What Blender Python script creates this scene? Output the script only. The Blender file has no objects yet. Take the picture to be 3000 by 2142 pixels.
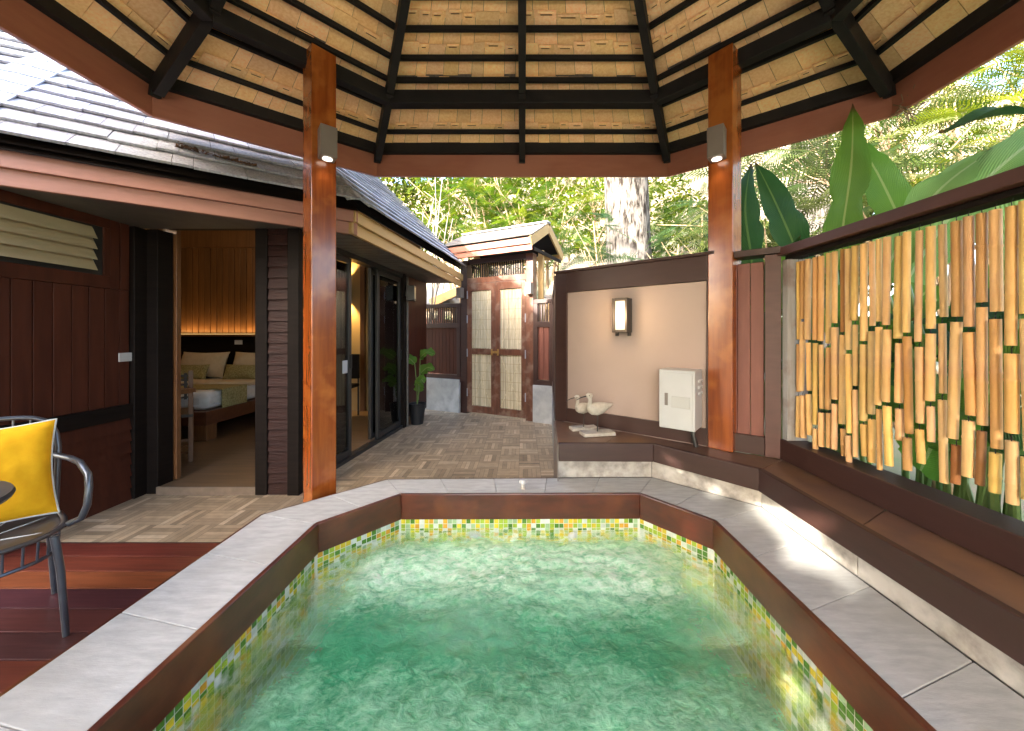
import bpy, math, random
import numpy as np
from mathutils import Vector, Matrix, noise
random.seed(7); np.random.seed(7)
S = bpy.context.scene
COL = S.collection
V = Vector
R = math.radians

# ------------------------------------------------------------------ mesh builder
class MB:
    def __init__(s): s.v=[]; s.f=[]; s.c=[]; s.col=(1,1,1)
    def add(s, vs, fs, col=None):
        o=len(s.v); s.v+= [tuple(p) for p in vs]; s.f+= [tuple(i+o for i in f) for f in fs]
        s.c+= [col or s.col]*len(fs); return s
    def hexa(s, b, t, col=None):          # bottom 4, top 4 (ccw seen from above)
        return s.add(list(b)+list(t), [(3,2,1,0),(4,5,6,7),(0,1,5,4),(1,2,6,5),(2,3,7,6),(3,0,4,7)], col)
    def box(s, c, size, rz=0, col=None, M=None):
        hx,hy,hz=[d/2 for d in size]
        M = M or (Matrix.Rotation(rz,4,'Z'))
        P=[V(c)+(M@V(p)) for p in ((-hx,-hy,-hz),(hx,-hy,-hz),(hx,hy,-hz),(-hx,hy,-hz),(-hx,-hy,hz),(hx,-hy,hz),(hx,hy,hz),(-hx,hy,hz))]
        return s.hexa(P[:4],P[4:],col)
    def bx(s,x0,x1,y0,y1,z0,z1,col=None):
        return s.box(((x0+x1)/2,(y0+y1)/2,(z0+z1)/2),(abs(x1-x0),abs(y1-y0),abs(z1-z0)),0,col)
    def bar(s,p,q,w,h,col=None,up=(0,0,1)):  # box along p->q, w sideways, h along up, centred
        p=V(p);q=V(q);d=(q-p);L=d.length;d.normalize();up=V(up)
        side=d.cross(up).normalized();u=side.cross(d).normalized()
        a=side*w/2;b=u*h/2
        return s.hexa([p-a-b,p+a-b,q+a-b,q-a-b],[p-a+b,p+a+b,q+a+b,q-a+b],col)
    def prism(s,poly,z0,z1,col=None):
        n=len(poly)
        ar=sum(poly[i][0]*poly[(i+1)%n][1]-poly[(i+1)%n][0]*poly[i][1] for i in range(n))
        if ar<0: poly=poly[::-1]
        vs=[(x,y,z0) for x,y in poly]+[(x,y,z1) for x,y in poly]
        fs=[tuple(range(n-1,-1,-1)),tuple(range(n,2*n))]+[(i,(i+1)%n,(i+1)%n+n,i+n) for i in range(n)]
        return s.add(vs,fs,col)
    def tube(s,pts,r,n=8,col=None,caps=True):
        pts=[V(p) for p in pts]; rs=r if isinstance(r,(list,tuple)) else [r]*len(pts)
        vs=[];fs=[];prev=None
        for i,p in enumerate(pts):
            t=(pts[min(i+1,len(pts)-1)]-pts[max(i-1,0)]).normalized()
            if prev is None:
                a=t.cross(V((0,0,1)) if abs(t.z)<.9 else V((1,0,0))).normalized()
            else:
                a=(prev-t*prev.dot(t)).normalized()
            prev=a;b=t.cross(a)
            for k in range(n):
                an=2*math.pi*k/n
                vs.append(p+(a*math.cos(an)+b*math.sin(an))*rs[i])
        for i in range(len(pts)-1):
            for k in range(n):
                fs.append((i*n+k,i*n+(k+1)%n,(i+1)*n+(k+1)%n,(i+1)*n+k))
        if caps:
            fs.append(tuple(range(n-1,-1,-1)));fs.append(tuple((len(pts)-1)*n+k for k in range(n)))
        return s.add(vs,fs,col)
    def lathe(s,prof,c,n=16,col=None,M=None,sx=1,sy=1):
        M=M or Matrix.Identity(4);vs=[];fs=[]
        for r,z in prof:
            for k in range(n):
                a=2*math.pi*k/n; vs.append(V(c)+M@V((r*math.cos(a)*sx,r*math.sin(a)*sy,z)))
        for i in range(len(prof)-1):
            for k in range(n): fs.append((i*n+k,i*n+(k+1)%n,(i+1)*n+(k+1)%n,(i+1)*n+k))
        fs.append(tuple(range(n-1,-1,-1)));fs.append(tuple((len(prof)-1)*n+k for k in range(n)))
        return s.add(vs,fs,col)
    def ell(s,c,r,n=16,m=10,col=None,M=None):
        prof=[(math.sin(math.pi*(i+.02)/(m+.04)),-math.cos(math.pi*(i+.02)/(m+.04))) for i in range(m+1)]
        M=M or Matrix.Identity(4)
        MM=M@Matrix.Diagonal((r[0],r[1],r[2],1))
        return s.lathe(prof,c,n,col,MM)
    def sheet(s,poly3,col=None): return s.add(poly3,[tuple(range(len(poly3)))],col)
    def build(s,name,mat,parent=None,smooth=False,bevel=0,sharp=40):
        base=V(parent['_b']) if parent is not None else V((0,0,0))
        if parent is None and s.v:
            xs=np.array(s.v); base=V((float((xs[:,0].min()+xs[:,0].max())/2),float((xs[:,1].min()+xs[:,1].max())/2),float(xs[:,2].min())))
        me=bpy.data.meshes.new(name)
        me.from_pydata([tuple(V(p)-base) for p in s.v],[],s.f)
        ca=me.color_attributes.new('tint','FLOAT_COLOR','CORNER')
        arr=np.ones((len(me.loops),4),dtype=np.float32);k=0
        for f,c in zip(s.f,s.c):
            n=len(f);arr[k:k+n,:3]=c[:3];k+=n
        ca.data.foreach_set('color',arr.ravel())
        me.materials.append(mat)
        if smooth: 
            me.polygons.foreach_set('use_smooth',[True]*len(me.polygons))
            try: me.set_sharp_from_angle(angle=R(sharp))
            except Exception: pass
        me.update()
        o=bpy.data.objects.new(name,me);COL.objects.link(o)
        if parent is not None:
            o.parent=parent
            if parent.type=='MESH' : o.location=(0,0,0)
            o['_b']=tuple(base)
        else:
            o.location=base;o['_b']=tuple(base)
        if bevel:
            b=o.modifiers.new('bevel','BEVEL');b.width=bevel;b.segments=2;b.limit_method='ANGLE';b.angle_limit=R(35)
        return o
def tag(o,label=None,cat=None,group=None,kind=None):
    if label:o['label']=label
    if cat:o['category']=cat
    if group:o['group']=group
    if kind:o['kind']=kind
    return o
def thing(name,label,cat,loc,group=None):
    o=bpy.data.objects.new(name,None);COL.objects.link(o);o.location=loc;o['_b']=tuple(loc);o.empty_display_size=.1
    return tag(o,label,cat,group)
def np_mesh(name,verts,nq,mat,cols=None,parent=None,uv=None):   # verts (4*nq,3) quads
    base=np.array(parent['_b']) if parent is not None else np.zeros(3)
    if parent is None: base=np.array([verts[:,0].mean(),verts[:,1].mean(),verts[:,2].min()])
    me=bpy.data.meshes.new(name)
    me.vertices.add(len(verts));me.vertices.foreach_set('co',(verts-base).astype(np.float32).ravel())
    me.loops.add(4*nq);me.loops.foreach_set('vertex_index',np.arange(4*nq,dtype=np.int32))
    me.polygons.add(nq);me.polygons.foreach_set('loop_start',np.arange(0,4*nq,4,dtype=np.int32))
    me.polygons.foreach_set('loop_total',np.full(nq,4,dtype=np.int32))
    ca=me.color_attributes.new('tint','FLOAT_COLOR','CORNER')
    a=np.ones((4*nq,4),dtype=np.float32)
    if cols is not None:a[:,:3]=np.repeat(cols,4,axis=0)
    ca.data.foreach_set('color',a.ravel())
    me.materials.append(mat);me.update();me.validate()
    o=bpy.data.objects.new(name,me);COL.objects.link(o)
    if parent is not None:o.parent=parent
    else:o.location=base
    o['_b']=tuple(float(x) for x in base)
    return o

# ------------------------------------------------------------------ materials
def mk(name,c1,c2=None,scale=(4,4,4),rough=.5,bump=0,tint=False,metal=0,detail=5,lo=.35,hi=.65,spec=.5,rough2=None,coat=0,c3=None,s3=1.5,trans=0):
    m=bpy.data.materials.new(name);m.use_nodes=True;n=m.node_tree.nodes;l=m.node_tree.links
    p=n['Principled BSDF'];p.inputs['Roughness'].default_value=rough;p.inputs['Metallic'].default_value=metal
    p.inputs['Specular IOR Level'].default_value=spec;p.inputs['Coat Weight'].default_value=coat;p.inputs['Coat Roughness'].default_value=.12
    c2=c2 or tuple(x*.8 for x in c1)
    tc=n.new('ShaderNodeTexCoord');mp=n.new('ShaderNodeMapping');mp.inputs['Scale'].default_value=scale
    l.new(tc.outputs['Object'],mp.inputs['Vector'])
    nz=n.new('ShaderNodeTexNoise');nz.inputs['Scale'].default_value=1;nz.inputs['Detail'].default_value=detail;nz.inputs['Roughness'].default_value=.6
    l.new(mp.outputs[0],nz.inputs['Vector'])
    rp=n.new('ShaderNodeValToRGB');rp.color_ramp.elements[0].position=lo;rp.color_ramp.elements[1].position=hi
    rp.color_ramp.elements[0].color=(*c1,1);rp.color_ramp.elements[1].color=(*c2,1)
    l.new(nz.outputs['Fac'],rp.inputs['Fac']);out=rp.outputs['Color']
    if c3:
        n3=n.new('ShaderNodeTexNoise');n3.inputs['Scale'].default_value=s3;n3.inputs['Detail'].default_value=6
        l.new(tc.outputs['Object'],n3.inputs['Vector'])
        r3=n.new('ShaderNodeValToRGB');r3.color_ramp.elements[0].position=.5;r3.color_ramp.elements[1].position=.68
        l.new(n3.outputs['Fac'],r3.inputs['Fac'])
        mx=n.new('ShaderNodeMixRGB');mx.inputs['Color2'].default_value=(*c3,1);l.new(r3.outputs['Color'],mx.inputs['Fac']);l.new(out,mx.inputs['Color1']);out=mx.outputs['Color']
    if tint:
        at=n.new('ShaderNodeAttribute');at.attribute_name='tint'
        mx=n.new('ShaderNodeMixRGB');mx.blend_type='MULTIPLY';mx.inputs['Fac'].default_value=1
        l.new(out,mx.inputs['Color1']);l.new(at.outputs['Color'],mx.inputs['Color2']);out=mx.outputs['Color']
    l.new(out,p.inputs['Base Color'])
    if rough2 is not None:
        mr=n.new('ShaderNodeMapRange');mr.inputs['To Min'].default_value=rough;mr.inputs['To Max'].default_value=rough2
        l.new(nz.outputs['Fac'],mr.inputs['Value']);l.new(mr.outputs[0],p.inputs['Roughness'])
    if bump:
        b=n.new('ShaderNodeBump');b.inputs['Strength'].default_value=bump;b.inputs['Distance'].default_value=.01
        l.new(nz.outputs['Fac'],b.inputs['Height']);l.new(b.outputs[0],p.inputs['Normal'])
    if trans:
        tr=n.new('ShaderNodeBsdfTranslucent');l.new(out,tr.inputs['Color'])
        ms=n.new('ShaderNodeMixShader');ms.inputs[0].default_value=trans
        l.new(p.outputs[0],ms.inputs[1]);l.new(tr.outputs[0],ms.inputs[2]);l.new(ms.outputs[0],n['Material Output'].inputs['Surface'])
    return m
def emis(name,c,st):
    m=bpy.data.materials.new(name);m.use_nodes=True;n=m.node_tree.nodes
    p=n['Principled BSDF'];p.inputs['Base Color'].default_value=(.8,.8,.8,1);p.inputs['Emission Color'].default_value=(*c,1);p.inputs['Emission Strength'].default_value=st
    return m
M={}
M['darkwood']=mk('dark_stained_wood',(.007,.0045,.0035),(.011,.007,.005),(3,3,40),.6,.15,spec=.15)
M['rafter']=mk('black_stained_rafter',(.009,.0065,.0055),(.015,.011,.009),(14,14,14),.55,.15,rough2=.75,spec=.3)
M['fascia']=mk('red_brown_fascia',(.34,.122,.07),(.30,.103,.06),(5,5,30),.5,.08,c3=(.36,.14,.086))
M['housefascia']=mk('pinkish_brown_fascia',(.36,.165,.12),(.31,.14,.10),(5,5,30),.5,.06,c3=(.33,.16,.12))
M['brown']=mk('brown_painted_frame',(.044,.018,.0135),(.036,.0145,.011),(6,6,30),.42,.06,c3=(.042,.0185,.0145))
M['redpanel']=mk('red_brown_panel',(.19,.062,.040),(.15,.046,.03),(30,30,3),.5,.15)
M['post']=mk('varnished_orange_post',(.29,.070,.011),(.18,.037,.006),(26,26,1.6),.25,.08,coat=.35,detail=8,c3=(.36,.11,.02),s3=5)
M['soffit']=mk('tan_shingle_underside',(.97,.63,.32),(.87,.50,.23),(60,60,60),.7,.15,tint=True,detail=3)
M['shingle']=mk('weathered_grey_shingle',(.40,.405,.425),(.22,.22,.228),(70,70,12),.85,.5,spec=.2,tint=True,detail=6,lo=.3,hi=.75)
M['shingle_tan']=mk('weathered_tan_shingle',(.22,.185,.15),(.12,.10,.085),(40,40,40),.8,.4,tint=True,detail=6)
M['capmetal']=mk('pale_ridge_metal',(.33,.36,.41),(.28,.31,.36),(3,3,3),.35,0)
M['coping']=mk('grey_stone_coping',(.47,.465,.45),(.36,.355,.345),(9,34,20),.6,.18,tint=True,detail=9,c3=(.37,.355,.33),s3=2.2)
M['grout']=mk('dark_grout',(.20,.195,.185),None,(8,8,8),.9)
M['mosaic']=mk('glass_mosaic',(.95,.95,.95),(.8,.8,.8),(30,30,30),.18,.05,tint=True)
M['trim']=mk('dark_red_brown_trim',(.088,.020,.009),(.055,.0135,.0065),(6,6,20),.28,.06,coat=.3,c3=(.125,.034,.012),s3=4)
M['benchtile']=mk('brown_ceramic_bench_tile',(.135,.072,.048),(.10,.052,.036),(6,6,6),.32,.05,tint=True,c3=(.20,.105,.05),s3=2.5)
M['stone']=mk('mottled_beige_stone',(.42,.38,.325),(.21,.19,.165),(14,14,14),.65,.25,detail=8,c3=(.52,.49,.44),s3=6)
M['greystone']=mk('grey_concrete_base',(.40,.41,.40),(.29,.30,.30),(5,5,5),.75,.15,detail=8,c3=(.47,.48,.48),s3=4)
M['parquet']=mk('parquet_tile',(1,1,1),(.78,.78,.78),(18,18,18),.42,.06,tint=True)
M['deck']=mk('red_hardwood_deck',(1,1,1),(.62,.62,.62),(3,50,3),.33,.12,tint=True,detail=7)
M['beige']=mk('beige_plaster',(.385,.29,.243),(.365,.275,.232),(3,3,3),.8,.04)
M['whitepaint']=mk('white_box_paint',(.47,.465,.455),(.44,.435,.425),(5,5,5),.4)
M['black']=mk('black_metal',(.015,.015,.015),(.02,.02,.02),(8,8,8),.35)
M['lampgrey']=mk('taupe_lamp_metal',(.20,.17,.145),(.18,.15,.13),(8,8,8),.45,metal=.2)
M['slat']=mk('warm_wood_slat',(.16,.075,.028),(.10,.045,.016),(40,40,2),.45,.15,tint=True,detail=7)
M['plasterwarm']=mk('ochre_interior_plaster',(.45,.31,.14),(.42,.29,.13),(3,3,3),.8)
M['linen']=mk('white_linen',(.75,.72,.68),(.68,.65,.61),(20,20,20),.85,.1)
M['pillow']=mk('cream_pillow',(.66,.53,.36),(.6,.48,.32),(20,20,20),.85,.1)
M['olive']=mk('olive_patterned_fabric',(.24,.20,.07),(.42,.36,.16),(60,60,60),.85,.1,detail=1)
M['bedwood']=mk('red_bed_wood',(.13,.042,.018),(.09,.028,.012),(5,30,30),.4,.1)
M['brownwood']=mk('mid_brown_wood',(.20,.085,.03),(.14,.055,.02),(30,30,3),.4,.1)
M['boards']=mk('dark_red_wall_boards',(.072,.020,.010),(.05,.0135,.007),(20,20,2),.5,.12,spec=.22,tint=True)
M['sidingdark']=mk('rough_dark_siding',(.032,.010,.007),(.019,.006,.0045),(8,8,60),.5,.8,spec=.25,detail=8)
M['louver']=mk('tan_louver_glass',(.42,.34,.20),(.38,.30,.18),(2,2,2),.3,0)
M['yellow']=mk('yellow_cushion_fabric',(.80,.42,.012),(.76,.38,.01),(30,30,30),.85,.08,spec=.2)
M['piping']=mk('pale_piping',(.65,.68,.66),None,(20,20,20),.8)
M['chairmetal']=mk('gunmetal_tube',(.10,.11,.125),(.08,.085,.10),(10,10,10),.3,.03,metal=.6)
M['seatmetal']=mk('brown_grey_seat_sheet',(.075,.06,.052),(.055,.048,.046),(5,5,5),.28,.04,metal=.2,c3=(.07,.085,.115),s3=4)
M['bamboo']=mk('golden_bamboo',(.79,.50,.17),(.64,.36,.10),(30,30,5),.58,.14,tint=True,detail=6,c3=(.64,.36,.13),s3=7)
M['cane']=mk('woven_cane',(.66,.59,.45),(.46,.39,.27),(70,70,4),.7,.4,tint=True,detail=4)
M['gatewood']=mk('worn_red_gate_wood',(.17,.068,.038),(.095,.036,.022),(16,16,2.5),.3,.25,detail=8,coat=.3,c3=(.22,.14,.10),s3=7)
M['ochre']=mk('ochre_painted_board',(.46,.29,.11),(.42,.26,.10),(4,4,20),.55,.06)
M['carved']=mk('carved_white_wood',(.50,.455,.385),(.38,.335,.27),(30,30,30),.75,.3,tint=True)
M['soil']=mk('garden_ground',(.10,.13,.04),(.16,.12,.07),(2,2,2),.95,.3,detail=8)
M['hill']=mk('pale_hillside',(.27,.215,.16),(.07,.09,.03),(.55,.55,.9),.95,.3,detail=9,lo=.42,hi=.66)
M['bark']=mk('pale_fissured_bark',(.125,.115,.103),(.016,.013,.011),(17,17,3.6),.95,1.0,detail=6,lo=.44,hi=.60,spec=.05,c3=(.11,.102,.095),s3=2)
M['twig']=mk('brown_twig',(.20,.13,.07),(.28,.20,.12),(9,9,9),.8)
M['palebranch']=mk('pale_branch',(.26,.23,.19),(.2,.17,.14),(9,9,9),.8)
M['fern']=mk('feathery_leaf',(.60,.60,.60),(.5,.5,.5),(6,6,6),.8,0,spec=.06,tint=True,trans=.55)
M['leafdark']=mk('bush_leaf',(.58,.58,.58),(.46,.46,.46),(6,6,6),.8,0,spec=.06,tint=True,trans=.5)
M['stem']=mk('green_stem',(.12,.20,.04),(.16,.24,.06),(10,10,3),.5)
M['pot']=mk('black_pot',(.015,.016,.018),None,(8,8,8),.5)
M['debris']=mk('dry_leaf_litter',(.16,.075,.035),(.08,.04,.02),(40,40,40),.9,.3)
M['acwhite']=mk('white_cabinet_paint',(.42,.41,.385),(.40,.39,.37),(3,3,3),.4)
M['ink']=mk('dark_lettering',(.06,.06,.07),None,(5,5,5),.6)
M['brass']=mk('brass_latch',(.55,.33,.10),(.45,.26,.08),(10,10,10),.35,metal=.6)
M['intfloor']=mk('interior_wood_floor',(.20,.125,.065),(.13,.08,.042),(2,30,2),.35,.06)
M['ceilplank']=mk('grey_soffit_plank',(.12,.105,.085),(.09,.08,.065),(8,8,8),.6)
M['rattan']=mk('dark_woven_rattan',(.025,.018,.014),(.05,.035,.025),(90,90,90),.5,.3)
M['bronze']=mk('dark_bronze_metal',(.05,.04,.033),(.042,.034,.028),(8,8,8),.45,metal=.2)
M['rail']=mk('red_brown_rail_paint',(.085,.034,.026),(.07,.028,.021),(6,6,30),.45,.06,c3=(.095,.04,.031))
M['emis_warm']=emis('lit_lamp_glass',(1,.72,.42),.13)
m_=emis('frosted_lamp_glass',(1,.74,.45),.03);n_=m_.node_tree.nodes;l_=m_.node_tree.links;tc_=n_.new('ShaderNodeTexCoord');mp_=n_.new('ShaderNodeMapping');mp_.inputs['Location'].default_value=(-.5,-.5,-.42);gr_=n_.new('ShaderNodeTexGradient');gr_.gradient_type='SPHERICAL'
mp_.inputs['Scale'].default_value=(1,1,1);l_.new(tc_.outputs['Generated'],mp_.inputs[0]);mp_.vector_type='POINT';l_.new(mp_.outputs[0],gr_.inputs[0]);rr_=n_.new('ShaderNodeMapRange');rr_.inputs['From Min'].default_value=.45;rr_.inputs['To Min'].default_value=.028;rr_.inputs['To Max'].default_value=.16;l_.new(gr_.outputs['Fac'],rr_.inputs[0]);l_.new(rr_.outputs[0],n_['Principled BSDF'].inputs['Emission Strength']);n_['Principled BSDF'].inputs['Base Color'].default_value=(.45,.42,.38,1)
M['lampglass']=m_
M['emis_down']=emis('lit_downlight',(1,.9,.75),.35)
M['emis_led']=emis('lit_led_strip',(1,.55,.16),.07)

def leafmat(name,ca,cb,mid):
    m=bpy.data.materials.new(name);m.use_nodes=True;n=m.node_tree.nodes;l=m.node_tree.links
    p=n['Principled BSDF'];p.inputs['Roughness'].default_value=.5
    at=n.new('ShaderNodeAttribute');at.attribute_name='tint'
    sp=n.new('ShaderNodeSeparateColor');l.new(at.outputs['Color'],sp.inputs[0])
    # r = along, g = |across|
    a=n.new('ShaderNodeMath');a.operation='MULTIPLY_ADD';a.inputs[1].default_value=-.35;l.new(sp.outputs[1],a.inputs[0]);l.new(sp.outputs[0],a.inputs[2])
    w=n.new('ShaderNodeMath');w.operation='MULTIPLY';w.inputs[1].default_value=210;l.new(a.outputs[0],w.inputs[0])
    si=n.new('ShaderNodeMath');si.operation='SINE';l.new(w.outputs[0],si.inputs[0])
    bp=n.new('ShaderNodeBump');bp.inputs['Strength'].default_value=.6;bp.inputs['Distance'].default_value=.006;l.new(si.outputs[0],bp.inputs['Height']);l.new(bp.outputs[0],p.inputs['Normal'])
    nz=n.new('ShaderNodeTexNoise');nz.inputs['Scale'].default_value=5;nz.inputs['Detail'].default_value=4
    tc=n.new('ShaderNodeTexCoord');l.new(tc.outputs['Object'],nz.inputs['Vector'])
    mx=n.new('ShaderNodeMixRGB');mx.inputs['Color1'].default_value=(*ca,1);mx.inputs['Color2'].default_value=(*cb,1)
    ad=n.new('ShaderNodeMath');ad.operation='MULTIPLY_ADD';ad.inputs[1].default_value=.12;l.new(si.outputs[0],ad.inputs[0]);l.new(nz.outputs['Fac'],ad.inputs[2]);l.new(ad.outputs[0],mx.inputs['Fac'])
    lt=n.new('ShaderNodeMath');lt.operation='LESS_THAN';lt.inputs[1].default_value=.06;l.new(sp.outputs[1],lt.inputs[0])
    m2=n.new('ShaderNodeMixRGB');m2.inputs['Color2'].default_value=(*mid,1);l.new(lt.outputs[0],m2.inputs['Fac']);l.new(mx.outputs[0],m2.inputs['Color1'])
    tp=n.new('ShaderNodeMapRange');tp.inputs['From Min'].default_value=.955;tp.inputs['From Max'].default_value=1.0;ta=n.new('ShaderNodeMath');ta.operation='MULTIPLY_ADD';ta.inputs[1].default_value=.05;l.new(nz.outputs['Fac'],ta.inputs[0]);l.new(sp.outputs[0],ta.inputs[2]);l.new(ta.outputs[0],tp.inputs[0])
    m4=n.new('ShaderNodeMixRGB');m4.inputs['Color2'].default_value=(.16,.09,.03,1);l.new(tp.outputs[0],m4.inputs['Fac']);l.new(m2.outputs[0],m4.inputs['Color1']);m2=m4
    l.new(m2.outputs[0],p.inputs['Base Color'])
    tr=n.new('ShaderNodeBsdfTranslucent');l.new(m2.outputs[0],tr.inputs['Color']);ms=n.new('ShaderNodeMixShader');ms.inputs[0].default_value=.4
    l.new(p.outputs[0],ms.inputs[1]);l.new(tr.outputs[0],ms.inputs[2]);l.new(ms.outputs[0],n['Material Output'].inputs['Surface'])
    return m
M['leaf_light']=leafmat('light_broad_leaf',(.11,.24,.025),(.17,.33,.04),(.34,.42,.12))
M['leaf_pale']=leafmat('pale_broad_leaf',(.20,.38,.10),(.28,.48,.15),(.45,.58,.28))
M['leaf_dark']=leafmat('dark_broad_leaf',(.025,.085,.02),(.05,.14,.03),(.14,.24,.06))

def glassmat(name,tintc=(.86,.9,.88)):
    m=bpy.data.materials.new(name);m.use_nodes=True;n=m.node_tree.nodes;l=m.node_tree.links
    n.remove(n['Principled BSDF']);t=n.new('ShaderNodeBsdfTransparent');t.inputs[0].default_value=(*tintc,1)
    g=n.new('ShaderNodeBsdfGlossy');g.inputs['Roughness'].default_value=.01
    f=n.new('ShaderNodeFresnel');f.inputs['IOR'].default_value=1.7
    ms=n.new('ShaderNodeMixShader');l.new(f.outputs[0],ms.inputs[0]);l.new(t.outputs[0],ms.inputs[1]);l.new(g.outputs[0],ms.inputs[2]);l.new(ms.outputs[0],n['Material Output'].inputs['Surface'])
    return m
M['glass']=glassmat('door_glass')

def watermat():
    m=bpy.data.materials.new('churning_green_water');m.use_nodes=True;n=m.node_tree.nodes;l=m.node_tree.links
    n.remove(n['Principled BSDF'])
    tc=n.new('ShaderNodeTexCoord')
    def nz(sc,det,dist=0,mp=None):
        x=n.new('ShaderNodeTexNoise');x.inputs['Scale'].default_value=sc;x.inputs['Detail'].default_value=det;x.inputs['Distortion'].default_value=dist;x.inputs['Roughness'].default_value=.62
        src=tc.outputs['Object']
        if mp:
            k=n.new('ShaderNodeMapping');k.inputs['Scale'].default_value=mp;l.new(src,k.inputs[0]);src=k.outputs[0]
        l.new(src,x.inputs['Vector']);return x
    def math_(op,a,b=None,c=None):
        x=n.new('ShaderNodeMath');x.operation=op
        for i,q in enumerate((a,b,c)):
            if q is None: continue
            if isinstance(q,(int,float)):x.inputs[i].default_value=q
            else:l.new(q,x.inputs[i])
        return x.outputs[0]
    def ramp(a,lo,hi,ea=(0,0,0),eb=(1,1,1)):
        x=n.new('ShaderNodeValToRGB');x.color_ramp.elements[0].position=lo;x.color_ramp.elements[1].position=hi
        x.color_ramp.elements[0].color=(*ea,1);x.color_ramp.elements[1].color=(*eb,1);l.new(a,x.inputs[0]);return x.outputs[0]
    at=n.new('ShaderNodeAttribute');at.attribute_name='tint'
    sp=n.new('ShaderNodeSeparateColor');l.new(at.outputs['Color'],sp.inputs[0])   # r = aeration of the water there
    n1=nz(17,10,.7,(1,1.3,1));n2=nz(46,8,.6,(1,1.3,1));n3=nz(1.8,5,.5)
    h=math_('MULTIPLY_ADD',n2.outputs[0],.30,n1.outputs[0])
    def bump(st,di):
        b=n.new('ShaderNodeBump');b.inputs['Strength'].default_value=st;b.inputs['Distance'].default_value=di;l.new(h,b.inputs['Height']);return b.outputs[0]
    # r = how milky with air bubbles, g = foam, b = tone of the water body
    fr=math_('MULTIPLY_ADD',ramp(n1.outputs[0],.36,.66),.30,.84)
    fr=math_('MULTIPLY',fr,sp.outputs[0])
    cl=n.new('ShaderNodeClamp');cl.inputs['Max'].default_value=.95;l.new(fr,cl.inputs[0])
    g=n.new('ShaderNodeBsdfRefraction');g.inputs['IOR'].default_value=1.33;g.inputs['Roughness'].default_value=.0;g.inputs['Color'].default_value=(.98,1,.985,1);l.new(bump(.20,.03),g.inputs['Normal'])
    t=n.new('ShaderNodeBsdfTransparent');t.inputs['Color'].default_value=(.96,1,.97,1)
    gt_=n.new('ShaderNodeMixShader');gt_.inputs[0].default_value=.25;l.new(g.outputs[0],gt_.inputs[1]);l.new(t.outputs[0],gt_.inputs[2])
    d=n.new('ShaderNodeBsdfDiffuse');l.new(bump(.5,.035),d.inputs['Normal']);tl=n.new('ShaderNodeBsdfTranslucent')
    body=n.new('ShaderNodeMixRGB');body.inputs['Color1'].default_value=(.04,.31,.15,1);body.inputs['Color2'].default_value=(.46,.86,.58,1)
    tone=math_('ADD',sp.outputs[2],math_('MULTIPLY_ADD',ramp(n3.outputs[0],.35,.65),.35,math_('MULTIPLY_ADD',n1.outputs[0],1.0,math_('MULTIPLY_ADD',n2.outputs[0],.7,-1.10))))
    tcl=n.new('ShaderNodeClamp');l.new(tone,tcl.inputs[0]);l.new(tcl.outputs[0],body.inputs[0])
    foam=n.new('ShaderNodeMixRGB');foam.inputs['Color2'].default_value=(.86,.95,.84,1);l.new(body.outputs[0],foam.inputs[1])
    fm=math_('MULTIPLY',ramp(math_('MULTIPLY_ADD',n2.outputs[0],.55,math_('MULTIPLY',n1.outputs[0],.6)),.48,.70),sp.outputs[1])
    l.new(fm,foam.inputs[0]);l.new(foam.outputs[0],d.inputs['Color']);l.new(foam.outputs[0],tl.inputs['Color'])
    dm=n.new('ShaderNodeMixShader');dm.inputs[0].default_value=.42;l.new(d.outputs[0],dm.inputs[1]);l.new(tl.outputs[0],dm.inputs[2])
    ms=n.new('ShaderNodeMixShader');l.new(cl.outputs[0],ms.inputs[0]);l.new(gt_.outputs[0],ms.inputs[1]);l.new(dm.outputs[0],ms.inputs[2])
    b3=bump(.26,.03)
    gl=n.new('ShaderNodeBsdfGlossy');gl.inputs['Roughness'].default_value=.04;l.new(b3,gl.inputs['Normal'])
    f=n.new('ShaderNodeFresnel');f.inputs['IOR'].default_value=1.33;l.new(b3,f.inputs['Normal'])
    m2=n.new('ShaderNodeMixShader');l.new(math_('MINIMUM',math_('MULTIPLY',f.outputs[0],.65),.16),m2.inputs[0]);l.new(ms.outputs[0],m2.inputs[1]);l.new(gl.outputs[0],m2.inputs[2])
    ge=n.new('ShaderNodeNewGeometry');t2=n.new('ShaderNodeBsdfTransparent');m3=n.new('ShaderNodeMixShader')   # from below the surface passes all daylight down
    l.new(ge.outputs['Backfacing'],m3.inputs[0]);l.new(m2.outputs[0],m3.inputs[1]);l.new(t2.outputs[0],m3.inputs[2])
    l.new(m3.outputs[0],n['Material Output'].inputs['Surface']);return m
M['water']=watermat()

# ------------------------------------------------------------------ camera, light
cam=bpy.data.cameras.new('camera');co=bpy.data.objects.new('camera',cam);COL.objects.link(co);S.camera=co
co.location=(0,0,1.30);co.rotation_euler=(R(90),0,0)
cam.sensor_width=36;cam.lens=800/2275*36;cam.shift_x=-22.5/2275;cam.shift_y=-69/2275;cam.clip_start=.05;cam.clip_end=500
SUN_EL=R(24);az=R(223)
sd=V((math.sin(az)*math.cos(SUN_EL),math.cos(az)*math.cos(SUN_EL),math.sin(SUN_EL)))
w=bpy.data.worlds.new('World');S.world=w;w.use_nodes=True
sk=w.node_tree.nodes.new('ShaderNodeTexSky');sk.sky_type='NISHITA';sk.sun_disc=False;sk.sun_elevation=SUN_EL;sk.sun_rotation=az;sk.dust_density=3.5;sk.ozone_density=.6;sk.air_density=.9
bg=w.node_tree.nodes['Background'];bg.inputs[1].default_value=.15;w.node_tree.links.new(sk.outputs[0],bg.inputs[0])
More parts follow.
